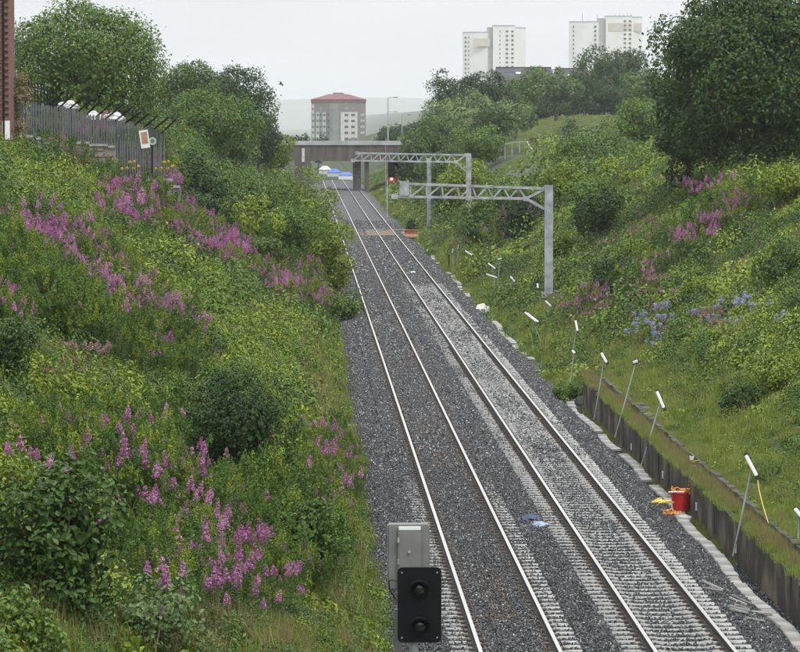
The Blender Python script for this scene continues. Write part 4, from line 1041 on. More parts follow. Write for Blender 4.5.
for px, py, lb in ((364, 270, 'small white box between the rails of the left track'), (413, 271, 'small white box between the rails of the right track')):
    Yp = 10*FPX/(py-120); o = MB().box((0, 0, 0), (.30, .9, .12)).box((0, 0, .065), (.22, .7, .02)).build('track_box', MAT['white'], bevel=.0); o.location = ((px-303)/FPX*Yp, Yp, -.10); tag(o, lb, 'track equipment')
for px, py, lb in ((353.5, 245, 'left track, farther of its two'), (355, 250.5, 'left track, nearer of its two'), (395, 244.5, 'right track, farther of its two'), (397, 250, 'right track, nearer of its two'), (412, 244, 'right ballast shoulder')):
    Yp = 10*FPX/(py-120); o = MB().box((0, 0, 0), (.6, .8, .05)).box((0, 0, .03), (.5, .25, .03)).build('rubber_pad', MAT['housing']); o.location = ((px-303)/FPX*Yp, Yp, -.12); tag(o, 'dark rubber pad on the ' + lb, 'pad')

# ================================================================== board crossing
MAT['board'] = noisy('brown_crossing_boards', (.11, .085, .06), (.22, .17, .12), 2, .85, stretch=(.3, 1, 1))
MAT['rust_board'] = noisy('rusty_soil_boards', (.20, .12, .07), (.32, .2, .12), 3, .9)
bc_ = empty('board_crossing', (0, 330, 0)); tag(bc_, 'brown timber board crossing laid over both tracks before the bridge', 'crossing')
for (x0, x1, mt) in ((2.3, 3.22, 'board'), (3.44, 4.74, 'board'), (4.96, 6.52, 'board'), (6.74, 8.04, 'board'), (8.26, 9.6, 'rust_board'), (9.62, 12.2, 'rust_board')):
    for k in range(8):
        MB().box(((x0+x1)/2, k*2.0+1, -.06+random.gauss(0, .008)-(.12 if x0 > 8.2 else 0)), (x1-x0, 1.94, .12)).build('board', MAT[mt], bc_)
MB().box((5.9, 16.6, -.0), (7.4, .5, .10)).build('edge_board', MAT['concrete_pale'], bc_)
o = MB().box((0, 0, .3), (1.1, .8, .6)).box((0, 0, .62), (1.2, .9, .06)).build('grit_bin', MAT['red']); o.location = (at(411, 232, 338).x, 338, -.4); tag(o, 'small red bin at the right end of the board crossing', 'bin'); 
MAT['brick_red'] = noisy('dull_red', (.22, .07, .05), (.35, .13, .09), 5, .8); o.data.materials[0] = MAT['brick_red']
tree(411, 219, 12, 345, 'deep', 'tiny clipped bush behind the small red bin', 'bush', 'shrub', 500, .2, .02)

# ================================================================== palisade fence, walls and sign, left
MAT['stonewall'] = noisy('old_stone', (.13, .11, .09), (.27, .24, .20), 1.5, .9, bump=.4, detail=9)
MAT['brick'] = noisy('red_brown_brick', (.12, .06, .045), (.22, .12, .09), 4, .85, bump=.3)
MAT['mortar'] = noisy('mortar', (.2, .19, .17), (.3, .28, .26), 4, .9)
FY = 195.0
def stone_wall(label, x0, x1, zb, ztf, name='stone_wall', y=FY, th=.5):
    t = empty(name, (x0, y, zb)); tag(t, label, 'wall')
    ztop = [ztf(x0), ztf(x1)]
    b = MB(); n = 6
    for k in range(n):
        xa, xb = x0+(x1-x0)*k/n, x0+(x1-x0)*(k+1)/n; zt = min(ztf(xa), ztf(xb))-.06
        b.box(((xa+xb)/2-x0, .02, (zt-zb)/2), (xb-xa, th-.06, zt-zb))
    b.build('mortar_core', MAT['mortar'], t)
    z = 0; r = 0
    proto_me = [MB().box((0, 0, 0), (w_, th+.02, .27)).mesh('stone', bevel=.03) for w_ in (.42, .5, .62)]
    for m in proto_me: m.materials.append(MAT['stonewall'])
    while True:
        zc_ = zb+.15+r*.31
        if zc_ > max(ztop)-.1: break
        x = x0+(.0 if r % 2 else -.2)
        while x < x1-.1:
            k = random.randrange(3); wd = (.42, .5, .62)[k]
            if zc_+.16 < ztf(x+wd/2) and x+wd < x1+.15:
                o = bpy.data.objects.new('stone', proto_me[k]); COL.objects.link(o); o.parent = t; o.location = (x-x0+wd/2, random.gauss(0, .012), zc_-zb)
            x += wd+.03
        r += 1
    x = x0
    while x < x1-.05:
        wd = min(.95, x1-x); MB().box((x-x0+wd/2, 0, ztf(x+wd/2)-zb), (wd-.02, th+.14, .12)).build('coping', MAT['concrete'], t); x += wd
    return t
zA, zB = at(27, 135, FY).z, at(115, 147, FY).z; xA, xB, xC, xD = at(15, 135, FY).x, at(116, 147, FY).x, at(142, 180, FY).x, at(180, 200, FY).x
f1 = lambda x: zA+(zB-zA)*(x-xA)/(xB-xA)
stone_wall('higher stone wall with pale coping carrying the palisade fence', xA, xB, 5.6, f1)
zC = at(150, 180, FY).z
f2 = lambda x: zC if x < at(168, 0, FY).x else zC-.35
stone_wall('lower stone wall ending among the bushes to the right of the fence', xB+.05, xD, 3.6, f2)
pf = empty('palisade_fence', (xA, FY, 0)); tag(pf, 'weathered grey palisade fence with outward leaning black spikes on the stone wall', 'fence')
topz = lambda px: at(px, np.interp(px, [15, 60, 115, 164], [99, 106, 119, 131]), FY).z
pm = {}
x = xA; px_ = 15
while px_ < 164:
    zt = topz(px_); X = at(px_, 0, FY).x
    zb = (f1(X) if X < xB else zC)+.05
    h_ = round(zt-zb, 1)
    if h_ not in pm:
        b = MB(); w_ = .09; hh = h_
        i = len(b.v)
        for yy in (0, .012):
            b.v += [(-w_/2, yy+.02, 0), (0, yy-.01, 0), (w_/2, yy+.02, 0), (w_/2, yy+.02, hh-.08), (0, yy-.01, hh), (-w_/2, yy+.02, hh-.08)]
        b.f += [(0, 1, 4, 5), (1, 2, 3, 4), (11, 10, 7, 6), (10, 9, 8, 7), (0, 5, 11, 6), (3, 2, 8, 9)]
        m = b.mesh('paling'); m.materials.append(MAT['fence_grey']); pm[h_] = m
    o = bpy.data.objects.new('paling', pm[h_]); COL.objects.link(o); o.parent = pf; o.location = (X-xA, random.gauss(0, .01)-.05, zb); o.rotation_euler = (0, random.gauss(0, .01), random.gauss(0, .1))
    px_ += 2.6
for px0, px1, dz in ((15, 60, -.35), (60, 115, -.35), (115, 164, -.35), (15, 60, -1.3), (60, 115, -1.3), (115, 164, -2.0)):
    p0, p1 = Vector((at(px0, 0, FY).x-xA, .04, topz(px0)+dz)), Vector((at(px1, 0, FY).x-xA, .04, topz(px1)+dz)); MB().bar(p0, p1, .05).build('rail', MAT['fence_grey'], pf)
for px0 in (15, 42, 70, 98, 116, 140, 163):
    X = at(px0, 0, FY).x; zb = (f1(X) if X < xB else zC)
    MB().box((X-xA, .1, (zb+topz(px0))/2), (.10, .10, topz(px0)-zb)).build('fence_post', MAT['fence_grey'], pf)
k = 0; px0 = 48
spk = []
while px0 < 165:
    X = at(px0, 0, FY).x; p0 = Vector((X-xA, .05, topz(px0)-.15)); p1 = p0+Vector((.85+random.gauss(0, .06), -.25, .72+random.gauss(0, .05)))
    MB().bar(p0, p1, .085, .08).build('spiked_arm', MAT['black_steel'], pf); spk.append((p0, p1)); px0 += 9.4
for f in (.35, .65, .95):
    b = MB(); b.tube([a_.lerp(b_, f)+Vector((0, 0, random.gauss(0, .015))) for a_, b_ in spk], .012, 4).build('barbed_wire', MAT['black_steel'], pf)
# taller dark railings behind left
X0, X1 = at(22, 0, 200).x, at(56, 0, 200).x; t = empty('dark_railings', (X0, 200, 8.7)); tag(t, 'taller dark railings behind the left end of the palisade fence', 'fence')
nR = 12
for k in range(nR):
    f = k/(nR-1); zt = at(25, 80+8*f, 200).z-8.7
    MB().box((f*(X1-X0), 0, zt/2), (.07, .05, zt)).build('railing_bar', MAT['black_steel'], t)
for dz in (.25, 1.5): MB().bar((0, .02, at(25, 80, 200).z-8.7-dz), (X1-X0, .02, at(25, 88, 200).z-8.7-dz), .06).build('cross_rail', MAT['black_steel'], t)
MB().bar((X1-X0, 0, at(25, 88, 200).z-8.7-.9), (.3, -.3, at(25, 97, 200).z-8.7-.4), .07).build('raking_strut', MAT['black_steel'], t)
MAT['sheet'] = noisy('white_sheeting', (.42, .43, .43), (.66, .67, .67), 4, .5)
for px, py, dx, dz, sd_, lb in ((68, 107, .5, .34, 3, 'leftmost heap of white sheeting showing over the fence'), (93, 118, .36, .34, 5, 'middle heap of white sheeting showing over the fence'), (114, 119, .55, .36, 9, 'rightmost heap of white sheeting showing over the fence')):
    o = crumple('white_sheeting', px, py, 198.6, (dx, .5, dz), MAT['sheet'], lb, 'sheeting', sd_)
    zz = o.location.z; b_ = MB().box((0, 0, (8.75-zz)/2-.05), (dx*1.5, .7, zz-8.75)).build('pallet_stack', MAT['fence_grey'], o)
# signs on the fence
q = at(144.5, 139, FY-.12); t = empty('fence_sign', q); tag(t, 'rectangular white and red brown notice fixed on the palisade fence', 'sign')
RS = Matrix.Rotation(math.radians(-8), 3, 'Y')
MB().box((0, 0, 0), (.46, .03, .92), RS).build('sign_board', MAT['white'], t)
MAT['notice'] = noisy('red_brown_print', (.30, .12, .07), (.55, .35, .25), 7, .7, stretch=(1, 1, 3)); MB().box((0, -.018, .06), (.32, .01, .60), RS).build('sign_print', MAT['notice'], t)
q = at(152.5, 141, FY-.12); t = empty('round_sign', q); tag(t, 'small round pale green sign on a thin post at the fence end', 'sign')
b = MB(); b.tube([(0, 0, 0), (0, .02, 0)], .20, 18); MAT['palegreen'] = principled('pale_green_sign', (.35, .5, .45), .5)[0]; b.build('disc', MAT['palegreen'], t)
MB().tube([(0, -.004, 0), (0, -.001, 0)], .11, 14).build('disc_centre', MAT['fence_grey'], t); MB().box((-.02, .03, -.85), (.06, .03, 1.6)).build('post', MAT['black_steel'], t)
# brick building corner, far left
BY = 182.0; bxr = at(9, 0, BY).x; t = empty('brick_building', (bxr, BY, 8.2)); tag(t, 'corner of a red brown brick building at the left edge above the bank', 'building')
ztop_ = at(0, -40, BY).z; hb = ztop_-8.2; wdt = 4.0
MB().box((-wdt/2-.02, 2.0, hb/2), (wdt-.06, 3.9, hb)).build('wall', MAT['brick'], t)
bm_ = MB().box((0, 0, 0), (.43, .10, .13)).mesh('brick'); bm_.materials.append(MAT['brick']); n = 0; rest = MB()
r = 0
while r*.15 < hb:
    for k in range(7):
        xx = -.22-k*.45-(.22 if r % 2 else 0)
        if xx < -1.35 or n >= 298: rest.box((xx, .02, r*.15+.07), (.43, .10, .13))
        else:
            o = bpy.data.objects.new('brick', bm_); COL.objects.link(o); o.parent = t; o.location = (xx, .02-random.random()*.01, r*.15+.07); n += 1
    r += 1
tag(rest.build('brickwork', MAT['brick'], t), kind='stuff')
MB().box((-.17, -.06, at(0, 130, BY).z-8.2), (.36, .05, .9)).build('white_notice', MAT['white'], t)
MB().tube([(-.28, -.09, .2), (-.28, -.09, hb)], .05, 8).build('drain_pipe', MAT['black_steel'], t)
tree(16, 64, 26, 186, 'straw', 'bare reddish twiggy bush against the brick building corner', 'twiggy_bush', 'shrub', 2600, .12, .02, ragged=.3)
p = at(18, 140, 190); MB().box((0, 0, .3), (.16, .16, 1.5)).box((0, 0, 1.06), (.2, .2, .05)).build('stub_post', MAT['bark']).location = (p.x, 190, at(18, 146, 190).z-.2)
tag(bpy.data.objects['stub_post'], 'short dark timber post below the left end of the palisade fence', 'post')
# yellow flowered weeds and red berries by the fence foot
for px, py, lb in ((166, 190, 'yellow flowered ragwort clump at the foot of the fence end'), (132, 190, 'smaller yellow flowered clump below the fence sign')):
    o = bpy.data.objects.new('ragwort', PR[13].data); COL.objects.link(o); q = at(px, py, 193.5); o.location = q; o.scale = (1.6, 1.6, 1.7); tag(o, lb, 'wildflower')

# ================================================================== road bridge
MAT['beam'] = noisy('dark_brown_bridge_beam', (.075, .065, .058), (.13, .115, .105), .6, .85, stretch=(2, 1, .3), detail=8)
MAT['parapet'] = noisy('pale_parapet', (.33, .34, .33), (.46, .47, .46), .7, .8)
rb = empty('road_bridge', (0, 550, 0)); tag(rb, 'flat dark road bridge with pale parapet crossing the cutting', 'bridge')
zb0, zb1, zb2 = at(340, 161, 550).z, at(340, 145, 550).z, at(340, 140.8, 550).z
for k in range(-7, 12):
    MB().box((k*2.6, -.02, (zb0+zb1)/2), (2.57, .5, zb1-zb0)).build('beam_panel', MAT['beam'], rb)
MB().box((5.2, 6.3, (zb0+zb1)/2+.15), (49, 12.1, zb1-zb0-.3)).build('deck', MAT['beam'], rb)
for k in range(-7, 7): MB().box((k*3.6+1, -.12, (zb1+zb2)/2+.01), (3.57, .7, zb2-zb1)).build('parapet_panel', MAT['parapet'], rb)
for k in range(-14, 8): MB().box((k*2.0, .1, zb2+.28), (.05, .05, .5)).build('railing_post', MAT['galv'], rb)
for x0, x1, m, yy in ((at(353, 0, 552).x, at(361, 0, 552).x, 'concrete', 5), (at(364.5, 0, 550).x, at(369, 0, 550).x, 'beam', 1.2)):
    MB().box(((x0+x1)/2, yy, zb0/2-.3), (x1-x0, 1.2, zb0+.6)).build('pier', MAT[m], rb)
MB().box((at(311, 0, 552).x-1.2, 5, zb0/2), (2.4, 11, zb0)).build('abutment', MAT['beam'], rb)
MB().box((at(411, 0, 552).x+2, 5, zb0/2), (9, 11, zb0)).build('abutment', MAT['beam'], rb)
MB().box((at(303, 0, 549).x, -.55, at(303, 155, 549).z), (.42, .06, 2.0)).build('white_board', MAT['sheet'], rb)
def lamp(px, ytop, Y, arm2=None, label=''):
    q = at(px, ytop, Y); zg = zb1 if Y < 600 else 5.0; t = empty('street_lamp', (q.x, Y, zg)); tag(t, label, 'street lamp'); h_ = q.z-zg
    MB().tube([(0, 0, -.3), (0, 0, h_*.5), (0, 0, h_)], [.11, .085, .06], 10).build('lamp_post', MAT['galv'], t)
    MB().tube([(0, 0, h_-.05), (.3, 0, h_+.03), (.9, 0, h_+.06)], .04, 7).build('arm', MAT['galv'], t)
    MB().box((1.12, 0, h_+.05), (.62, .25, .12)).build('lantern', MAT['fence_grey'], t, bevel=.03)
    if arm2: MB().tube([(0, 0, arm2-zg), (.35, 0, arm2-zg+.05), (.95, 0, arm2-zg+.06)], .035, 7).build('lower_arm', MAT['galv'], t); MB().box((1.1, 0, arm2-zg+.05), (.5, .2, .1)).build('lower_lantern', MAT['fence_grey'], t)
lamp(388, 97.5, 551, at(388, 112, 551).z, 'taller grey street lamp standing on the near side of the road bridge')
lamp(402, 115, 610, None, 'shorter street lamp beyond the right end of the road bridge')
# blue and white shelters beyond the bridge
MAT['blue_tarp'] = noisy('blue_tarpaulin', (.04, .10, .42), (.08, .2, .6), 2, .6)
for px, py, w_, h_, Y, mats, lb in ((346, 175.5, 2.6, 1.3, 665, ('blue_tarp', 'white'), 'blue topped white site tent on the line beyond the bridge'), (334, 172.5, 2.4, 1.4, 690, ('blue_tarp', 'sheet'), 'blue sheeted tent left of the blue topped tent'), (325, 170, 2.2, 1.5, 700, ('sheet', 'sheet'), 'greyish white tent farthest left under the bridge')):
    q = at(px, py, Y); t = empty('site_tent', (q.x, Y, q.z-h_*.5)); tag(t, lb, 'tent')
    MB().box((0, 0, h_*.28), (w_, 3, h_*.56)).build('tent_wall', MAT[mats[1]], t)
    b = MB(); b.v = [(-w_*.55, -1.6, h_*.565), (w_*.55, -1.6, h_*.565), (w_*.55, 1.6, h_*.565), (-w_*.55, 1.6, h_*.565), (-w_*.2, 0, h_), (w_*.2, 0, h_)]; b.f = [(0, 1, 5, 4), (2, 3, 4, 5), (1, 2, 5), (3, 0, 4), (3, 2, 1, 0)]; b.build('tent_roof', MAT[mats[0]], t)
# red signal by the bridge
q = at(391.5, 179, 400); t = empty('red_signal', (q.x, 400, float(height(q.x, 400)))); tag(t, 'distant signal showing a red light beneath the farther truss', 'signal'); zz = q.z-t.location.z
MB().box((0, 0, zz+1.1), (.75, .3, 1.9)).build('signal_head', MAT['black_steel'], t); MB().tube([(.1, -.1, zz+1.9), (.5, -.1, zz+1.7), (.8, 0, zz+1.2)], .22, 8).build('hood', MAT['black_steel'], t)
MB().box((0, -.05, zz), (.70, .2, .55)).build('red_box', MAT['red'], t); MB().box((-.45, 0, zz/2-.3), (.14, .14, zz+.4)).build('post', MAT['galv'], t)
me_, ne_, be_ = principled('red_signal_lamp', (1, .5, .4), .3); be_.inputs['Emission Color'].default_value = (1, .35, .22, 1); be_.inputs['Emission Strength'].default_value = 6
MB().tube([(0, -.151, zz), (0, -.19, zz)], .13, 14).build('lens', me_, t)
MB().box((-.6, .1, zz+1.3), (.05, .05, 6)).build('tall_rod', MAT['galv'], t)

# ================================================================== fenced path and walls upper right
MAT['tarmac'] = noisy('old_tarmac', (.07, .07, .072), (.12, .12, .12), 2, .9)
def drape(name, pts, mat, lift=.05, n=14):
    """a path laid on the ground between two edges"""
    A0, A1, B0, B1 = (Vector(p) for p in pts); V = []; F = []
    for i in range(n+1):
        a_ = A0.lerp(A1, i/n); b_ = B0.lerp(B1, i/n)
        for j in range(5): p = a_.lerp(b_, j/4); V.append((p.x, p.y, float(height(p.x, p.y))+lift+.02))
    for i in range(n):
        for j in range(4): F.append((i*5+j, i*5+j+1, (i+1)*5+j+1, (i+1)*5+j))
    o = link(name, np_mesh(name, V, F), mat); tag(o, kind='structure'); return o
pa, pb_, pc, pd = hit(492, 166, 300), hit(545, 172, 300), hit(492, 172, 300), hit(548, 188, 300)
drape('path', [(pa.x-3, pa.y+2, 0), (pb_.x+2, pb_.y, 0), (pc.x-3, pc.y, 0), (pd.x+2, pd.y, 0)], MAT['tarmac'])
def walls_up(label, px0, px1, Y, ytop0, ytop1, zdrop, name='stone_wall'):
    a_, b_ = at(px0, ytop0, Y), at(px1, ytop1, Y); t = empty(name, (a_.x, Y, min(a_.z, b_.z)-zdrop)); tag(t, label, 'wall'); n = int((b_.x-a_.x)/1.9)
    for k in range(n):
        f0 = k/n; wz = (b_.x-a_.x)/n; z_ = a_.z+(b_.z-a_.z)*(f0+.5/n)-t.location.z
        MB().box((wz*(k+.5), random.gauss(0, .02), z_/2), (wz-.03, .4, z_)).build('wall_panel', MAT['dark_stone'], t)
        MB().box((wz*(k+.5), 0, z_+.05), (wz, .5, .1)).build('coping', MAT['coping'], t)
walls_up('dark stone wall left of the steel railings at the foot of the grass bank', 484, 504, 462, 143, 142, 2.4)
walls_up('dark stone wall right of the steel railings under the grass bank', 530, 562, 466, 138, 137.5, 2.4)
walls_up('dark stone wall farther right under the grass bank', 572, 636, 468, 136, 138, 2.4)
rl = empty('pedestrian_railings', at(505, 152, 420)); tag(rl, 'light steel pedestrian railings stepping down beside the path', 'railings')
o_ = rl.location.copy(); K = [at(505, 144, 420), at(512, 142.5, 420), at(527, 141.5, 420), at(530, 147, 415), at(534, 152, 410), at(537, 151, 408), at(548, 151, 406), at(562, 154, 402)]
for p0, p1 in zip(K[:-1], K[1:]): MB().bar(p0-o_, p1-o_, .09).build('top_rail', MAT['galv'], rl)
for p0 in K+[K[2].lerp(K[1], .5), K[6].lerp(K[7], .5)]:
    zg = float(height(p0.x, p0.y)); MB().bar(p0-o_, Vector((p0.x, p0.y, min(zg, p0.z-1)))-o_, .08).build('railing_post', MAT['galv'], rl)
for i, (p0, p1) in enumerate(zip(K[3:-1], K[4:])):
    for k in range(9):
        p = p0.lerp(p1, (k+.5)/9); MB().box(((p-o_).x, (p-o_).y, (p-o_).z-.65), (.03, .03, 1.2)).build('bar', MAT['galv'], rl)
q = at(586, 140, 440); MB().box((0, 0, 1.5), (.09, .09, 3.2)).box((0, 0, 3.12), (.13, .13, .06)).build('white_post', MAT['galv']).location = (q.x, 440, q.z-2.4); tag(bpy.data.objects['white_post'], 'thin pale post in front of the grass bank', 'post')

# ================================================================== houses with slate roofs
MAT['slate'] = noisy('dark_slate', (.035, .037, .042), (.07, .072, .08), .5, .7, stretch=(1, 1, 3)); MAT['render'] = noisy('pale_render', (.35, .33, .3), (.45, .43, .4), .5, .9)
def house(px0, px1, yr, ye, Y, label, hip=.12):
    a_, b_ = at(px0, yr, Y), at(px1, yr, Y); e = at(px0, ye, Y).z; w_ = b_.x-a_.x; zg = float(height((a_.x+b_.x)/2, Y)); t = empty('slate_roofed_house', ((a_.x+b_.x)/2, Y, zg)); tag(t, label, 'house')
    wl = MB().box((0, 0, (e-zg)/2), (w_*.94, 9, e-zg)).build('wall', MAT['render'], t)
    b = MB(); z0, z1 = e-zg, a_.z-zg; hh = w_/2
    b.v = [(-hh, -5, z0), (hh, -5, z0), (hh, 5, z0), (-hh, 5, z0), (-hh+w_*hip, 0, z1), (hh-w_*hip, 0, z1)]; b.f = [(0, 1, 5, 4), (2, 3, 4, 5), (1, 2, 5), (3, 0, 4), (3, 2, 1, 0)]
    rf = b.build('roof', MAT['slate'], t); MB().bar((-hh+w_*hip, 0, z1+.03), (hh-w_*hip, 0, z1+.03), .25).build('ridge', MAT['slate'], rf)
    for k in range(4): f = MB().box((-w_*.36+k*w_*.24, -4.51, (e-zg)*.7), (1.2, .12, 1.5)).build('window', MAT['white'], t); MB().box((-w_*.36+k*w_*.24, -4.57, (e-zg)*.7), (1.0, .06, 1.3)).build('pane', MAT['lens'], f)
    sk = MB().box((-w_*.1, -2.6, z0+(z1-z0)*.52+.1), (1.0, .9, .12), Matrix.Rotation(.45, 3, 'X')).build('skylight', MAT['white'], rf)
house(494, 553, 67.5, 80, 820, 'long dark slate roofed house behind the trees below the first white tower', .03)
house(549, 592, 68.5, 84, 800, 'second dark slate roofed house left of the domed tree', .16)

# ================================================================== red roofed tower block
MAT['clad_grey'] = noisy('grey_brown_cladding', (.15, .148, .138), (.19, .185, .175), .15, .8); MAT['clad_white'] = noisy('white_cladding', (.46, .46, .43), (.56, .56, .53), .3, .7)
MAT['maroon'] = noisy('maroon_roof', (.13, .04, .045), (.19, .06, .065), .3, .7); MAT['win'] = principled('dark_window', (.06, .065, .07), .15, spec=.6)[0]; MAT['clad_glass'] = noisy('green_grey_glazing', (.17, .2, .2), (.24, .27, .26), .4, .3)
TY = 1800; u = TY/FPX; cx_ = at(338.5, 0, TY).x; zt_ = at(338.5, 102.5, TY).z; zg_ = -22.0
tw = empty('red_roofed_tower', (cx_, TY, zg_)); tag(tw, 'grey six sided tower block with a shallow maroon roof behind the bridge', 'tower block')
R_ = 13.4; ang0 = [196, 256, 316, 16, 76, 136]; hx = [(R_*math.cos(math.radians(a)), R_*math.sin(math.radians(a))) for a in ang0]
Hw = zt_-zg_; MB().prism(hx, 0, Hw).build('wall', MAT['clad_grey'], tw)
rx = [(x*1.02, y*1.02) for x, y in hx]; MB().prism(rx, Hw+.01, Hw+1.5).build('fascia', MAT['maroon'], tw)
b = MB(); b.v = [(x*1.045, y*1.045, Hw+1.5) for x, y in hx]+[(x*.35, y*.35, Hw+4.0) for x, y in hx]; b.f = [(i, (i+1) % 6, (i+1) % 6+6, i+6) for i in range(6)]+[tuple(range(6, 12))]+[tuple(reversed(range(6)))]; rf = b.build('roof', MAT['maroon'], tw)
MB().prism([(x*.2, y*.2) for x, y in hx], Hw+4.01, Hw+4.7).build('plant_room', MAT['clad_grey'], rf)
def face_piece(b, P0, P1, s0, s1, z0, z1, out=.12):
    d = Vector((P1[0]-P0[0], P1[1]-P0[1], 0)); Ln = d.length; d.normalize(); nn = Vector((d.y, -d.x, 0))
    o = Vector((P0[0], P0[1], 0)); a_, c_ = o+d*s0*Ln, o+d*s1*Ln
    pp = [a_, c_, c_+nn*out, a_+nn*out]; i = len(b.v); b.v += [(p.x, p.y, z0) for p in pp]+[(p.x, p.y, z1) for p in pp]
    b.f += [(i+3, i+2, i+1, i), (i+4, i+5, i+6, i+7), (i, i+1, i+5, i+4), (i+1, i+2, i+6, i+5), (i+2, i+3, i+7, i+6), (i+3, i, i+4, i+7)]
flo = 2.8; front = (hx[1], hx[2]); left = (hx[0], hx[1]); rgt = (hx[2], hx[3])
Zp = at(0, 112, TY).z-zg_
b = MB(); face_piece(b, *front, .32, .93, 2, Zp); b.build('white_panel', MAT['clad_white'], tw)
for s0, s1 in ((.24, .38), (.56, .70)): b = MB(); face_piece(b, *left, s0, s1, 2, Zp); b.build('white_panel', MAT['clad_white'], tw)
b = MB(); face_piece(b, *left, .93, .995, 1, Hw-.1, .2); b.build('corner_strip', MAT['concrete_pale'], tw)
b = MB(); face_piece(b, *left, .40, .54, 2, Hw-2.0); b.build('glazing_strip', MAT['clad_glass'], tw)
b = MB(); face_piece(b, *front, .02, .22, 2, Hw-.5, .08); b.build('glazing_strip', MAT['clad_glass'], tw)
for k in range(13):
    z_ = Zp-1.9-k*flo
    if z_ < 3: break
    for s in (.46, .70):
        b = MB(); face_piece(b, *front, s, s+.13, z_, z_+1.1, .19); b.build('window', MAT['win'], tw)
    for s in (.28, .42, .60, .78): b = MB(); face_piece(b, *left, s, s+.08, z_, z_+1.1, .19); b.build('window', MAT['win'], tw)
    for s in (.2, .55): b = MB(); face_piece(b, *rgt, s, s+.2, z_, z_+1.2, .12); b.build('window', MAT['clad_white'], tw)
for z_ in (Zp+1.2, Zp+4.0):
    for s in (.46, .70): b = MB(); face_piece(b, *front, s, s+.15, z_, z_+1.0, .15); b.build('window', MAT['concrete_pale'], tw)
for k in range(14): 
    z_ = Hw-2.5-k*flo
    if z_ > 2: b = MB(); face_piece(b, *left, .04, .14, z_, z_+1.7, .12); b.build('window', MAT['clad_white'], tw)

# ================================================================== white tower blocks
MAT['tan'] = noisy('tan_band', (.52, .48, .40), (.58, .54, .46), .3, .8); MAT['shade_grey'] = noisy('grey_recess_cladding', (.36, .36, .34), (.42, .42, .40), .3, .8)
MAT['tower_white'] = noisy('white_tower_cladding', (.70, .70, .67), (.78, .78, .75), .1, .8)
WY = 2400; uw = WY/FPX
def white_tower(label, blocks, wins, bands, masts, rz):
    pxc = (blocks[0][0]+blocks[-1][1])/2; X = at(pxc, 0, WY).x; zg = float(height(X, WY))-2; t = empty('white_tower_block', (X, WY, zg)); tag(t, label, 'tower block', 'pair of white tower blocks on the skyline')
    for (p0, p1, yt, dy, m) in blocks:
        x0, x1 = (p0-pxc)*uw, (p1-pxc)*uw; zt = at(pxc, yt, WY).z-zg
        b = MB(); sl_ = (dy[1]-dy[0]); b.prism([(x0, dy[0]), (x1, dy[1]), (x1, dy[1]+12), (x0, dy[0]+12)], 0, zt); b.build('wall', MAT[m], t)
        b = MB(); b.prism([(x0-.1, dy[0]-.12), (x1+.1, dy[1]-.12), (x1+.1, dy[1]+12.1), (x0-.1, dy[0]+12.1)], zt+.01, zt+.7); b.build('parapet', MAT['shade_grey'], t)
    for (p0, p1, y0_, y1_, yd) in bands:
        MB().box((((p0+p1)/2-pxc)*uw, yd, (at(0, (y0_+y1_)/2, WY).z-zg)), ((p1-p0)*uw, .1, (y1_-y0_)*uw)).build('tan_band', MAT['tan'], t)
    for (p, y0_, n, yd, w_) in wins:
        for k in range(n):
            MB().box(((p-pxc)*uw, yd, at(0, y0_+k*4.43, WY).z-zg), (w_, .2, 1.15)).build('window', MAT['win'], t)
    for (p, y0_, y1_) in masts:
        z0, z1 = at(0, y0_, WY).z-zg, at(0, y1_, WY).z-zg; MB().tube([((p-pxc)*uw, 5, z1-.5), ((p-pxc)*uw, 5, z0)], [.28, .15], 6).build('aerial', MAT['shade_grey'], t)
white_tower('left white tower block with plain roof on the skyline', [(464, 488, 32.5, (6, 1), 'tower_white'), (488, 493, 28, (2.5, 2.5), 'shade_grey'), (493, 515, 26, (0, 0), 'tower_white'), (515, 526, 28, (1.5, 4), 'tower_white')],
            [(507, 31, 12, -.06, 1.5), (512.5, 31, 12, -.06, 1.5), (500, 31, 12, -.06, .5), (466, 37, 9, 5.4, 1.0), (469, 37, 9, 4.8, .5)], [(473, 490, 38, 46, .8)], [], 0)
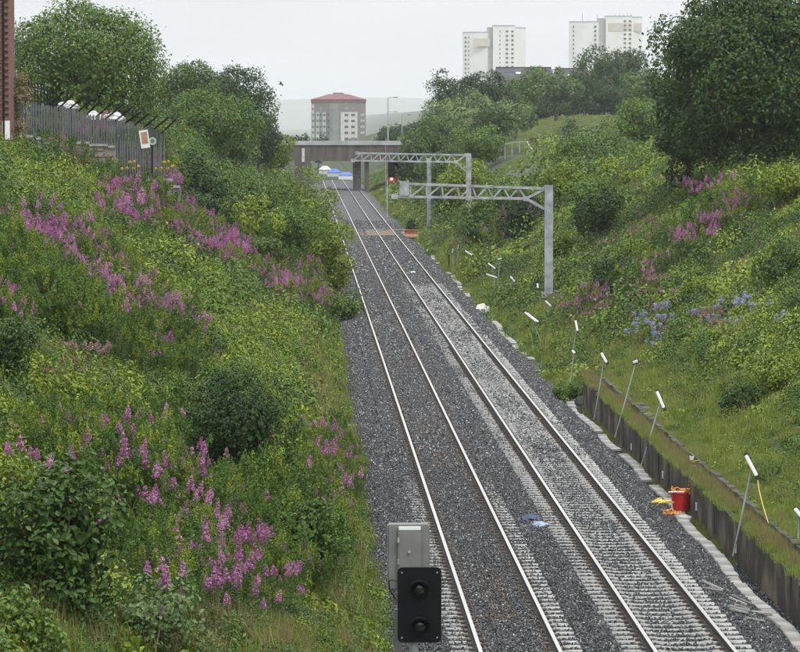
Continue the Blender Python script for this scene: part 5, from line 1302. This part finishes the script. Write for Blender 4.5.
white_tower('right white tower block with rooftop aerials and a tan band', [(571, 599, 22, (5, 1), 'tower_white'), (599, 606, 19, (2.5, 2.5), 'shade_grey'), (606, 632, 16.5, (0, 0), 'tower_white'), (632, 642.5, 17.5, (.8, 3), 'tower_white')],
            [(625, 20.5, 16, -.14, 1.5), (630, 20.5, 16, -.14, 1.5), (595.5, 26, 14, 1.2, 1.4), (574, 26, 12, 4.2, .8)], [(608, 632, 22.5, 31, -.06), (633, 642, 22.5, 31, 1.2)],
            [(583, 12, 22), (598, 13, 19), (616, 13.5, 17), (620, 12.5, 17), (624, 13, 17), (628, 12, 17), (632, 13, 17), (613, 14.5, 17)], 0)

# ================================================================== bird
q = at(281, 84, 200); t = empty('bird', q); tag(t, 'small black bird flying in the sky left of the red roofed tower', 'bird')
bm = bmesh.new(); bmesh.ops.create_uvsphere(bm, u_segments=12, v_segments=8, radius=1)
for v in bm.verts: v.co = Vector((v.co.x*.11*(1-.35*v.co.x), v.co.y*.035, v.co.z*.035))
me = bpy.data.meshes.new('body'); bm.to_mesh(me); bm.free(); link('body', me, MAT['black_steel'], t)
for s in (-1, 1):
    b = MB(); b.v = [(.05, s*.02, .02), (-.05, s*.02, .02), (-.03, s*.14, .07), (.06, s*.14, .075), (-.07, s*.25, .02), (-.01, s*.25, .03), (.05, s*.02, .01), (-.05, s*.02, .01), (-.03, s*.14, .06), (.06, s*.14, .065)]
    b.f = [(0, 1, 2, 3), (3, 2, 4, 5), (6, 7, 8, 9), (0, 3, 9, 6), (1, 7, 8, 2)]; b.build('wing', MAT['black_steel'], t)
b = MB(); b.v = [(-.08, -.015, 0), (-.08, .015, 0), (-.15, .04, .005), (-.15, -.04, .005), (-.08, 0, -.012)]; b.f = [(0, 1, 2, 3), (0, 4, 1), (4, 2, 1), (4, 3, 2), (4, 0, 3)]; b.build('tail', MAT['black_steel'], t)
t.rotation_euler = (.5, 0, .5)

# ================================================================== loose slabs at the bottom right
for k in range(9):
    X_, Y_ = 9.25+random.gauss(0, .22), 77.5+k*.55+random.gauss(0, .1); o = MB().box((0, 0, 0), (.34+random.random()*.2, .13, .04)).build('slate_shard', MAT['concrete'], None, bevel=.006)
    o.location = (X_, Y_, -.22-(X_-9.2)*.4); o.rotation_euler = (random.gauss(0, .1), random.gauss(.2, .15), random.gauss(.1, .25)); tag(o, 'loose pale slab fragment among the stones near the bottom right trough lids', 'slab', 'loose slab fragments at the bottom right')
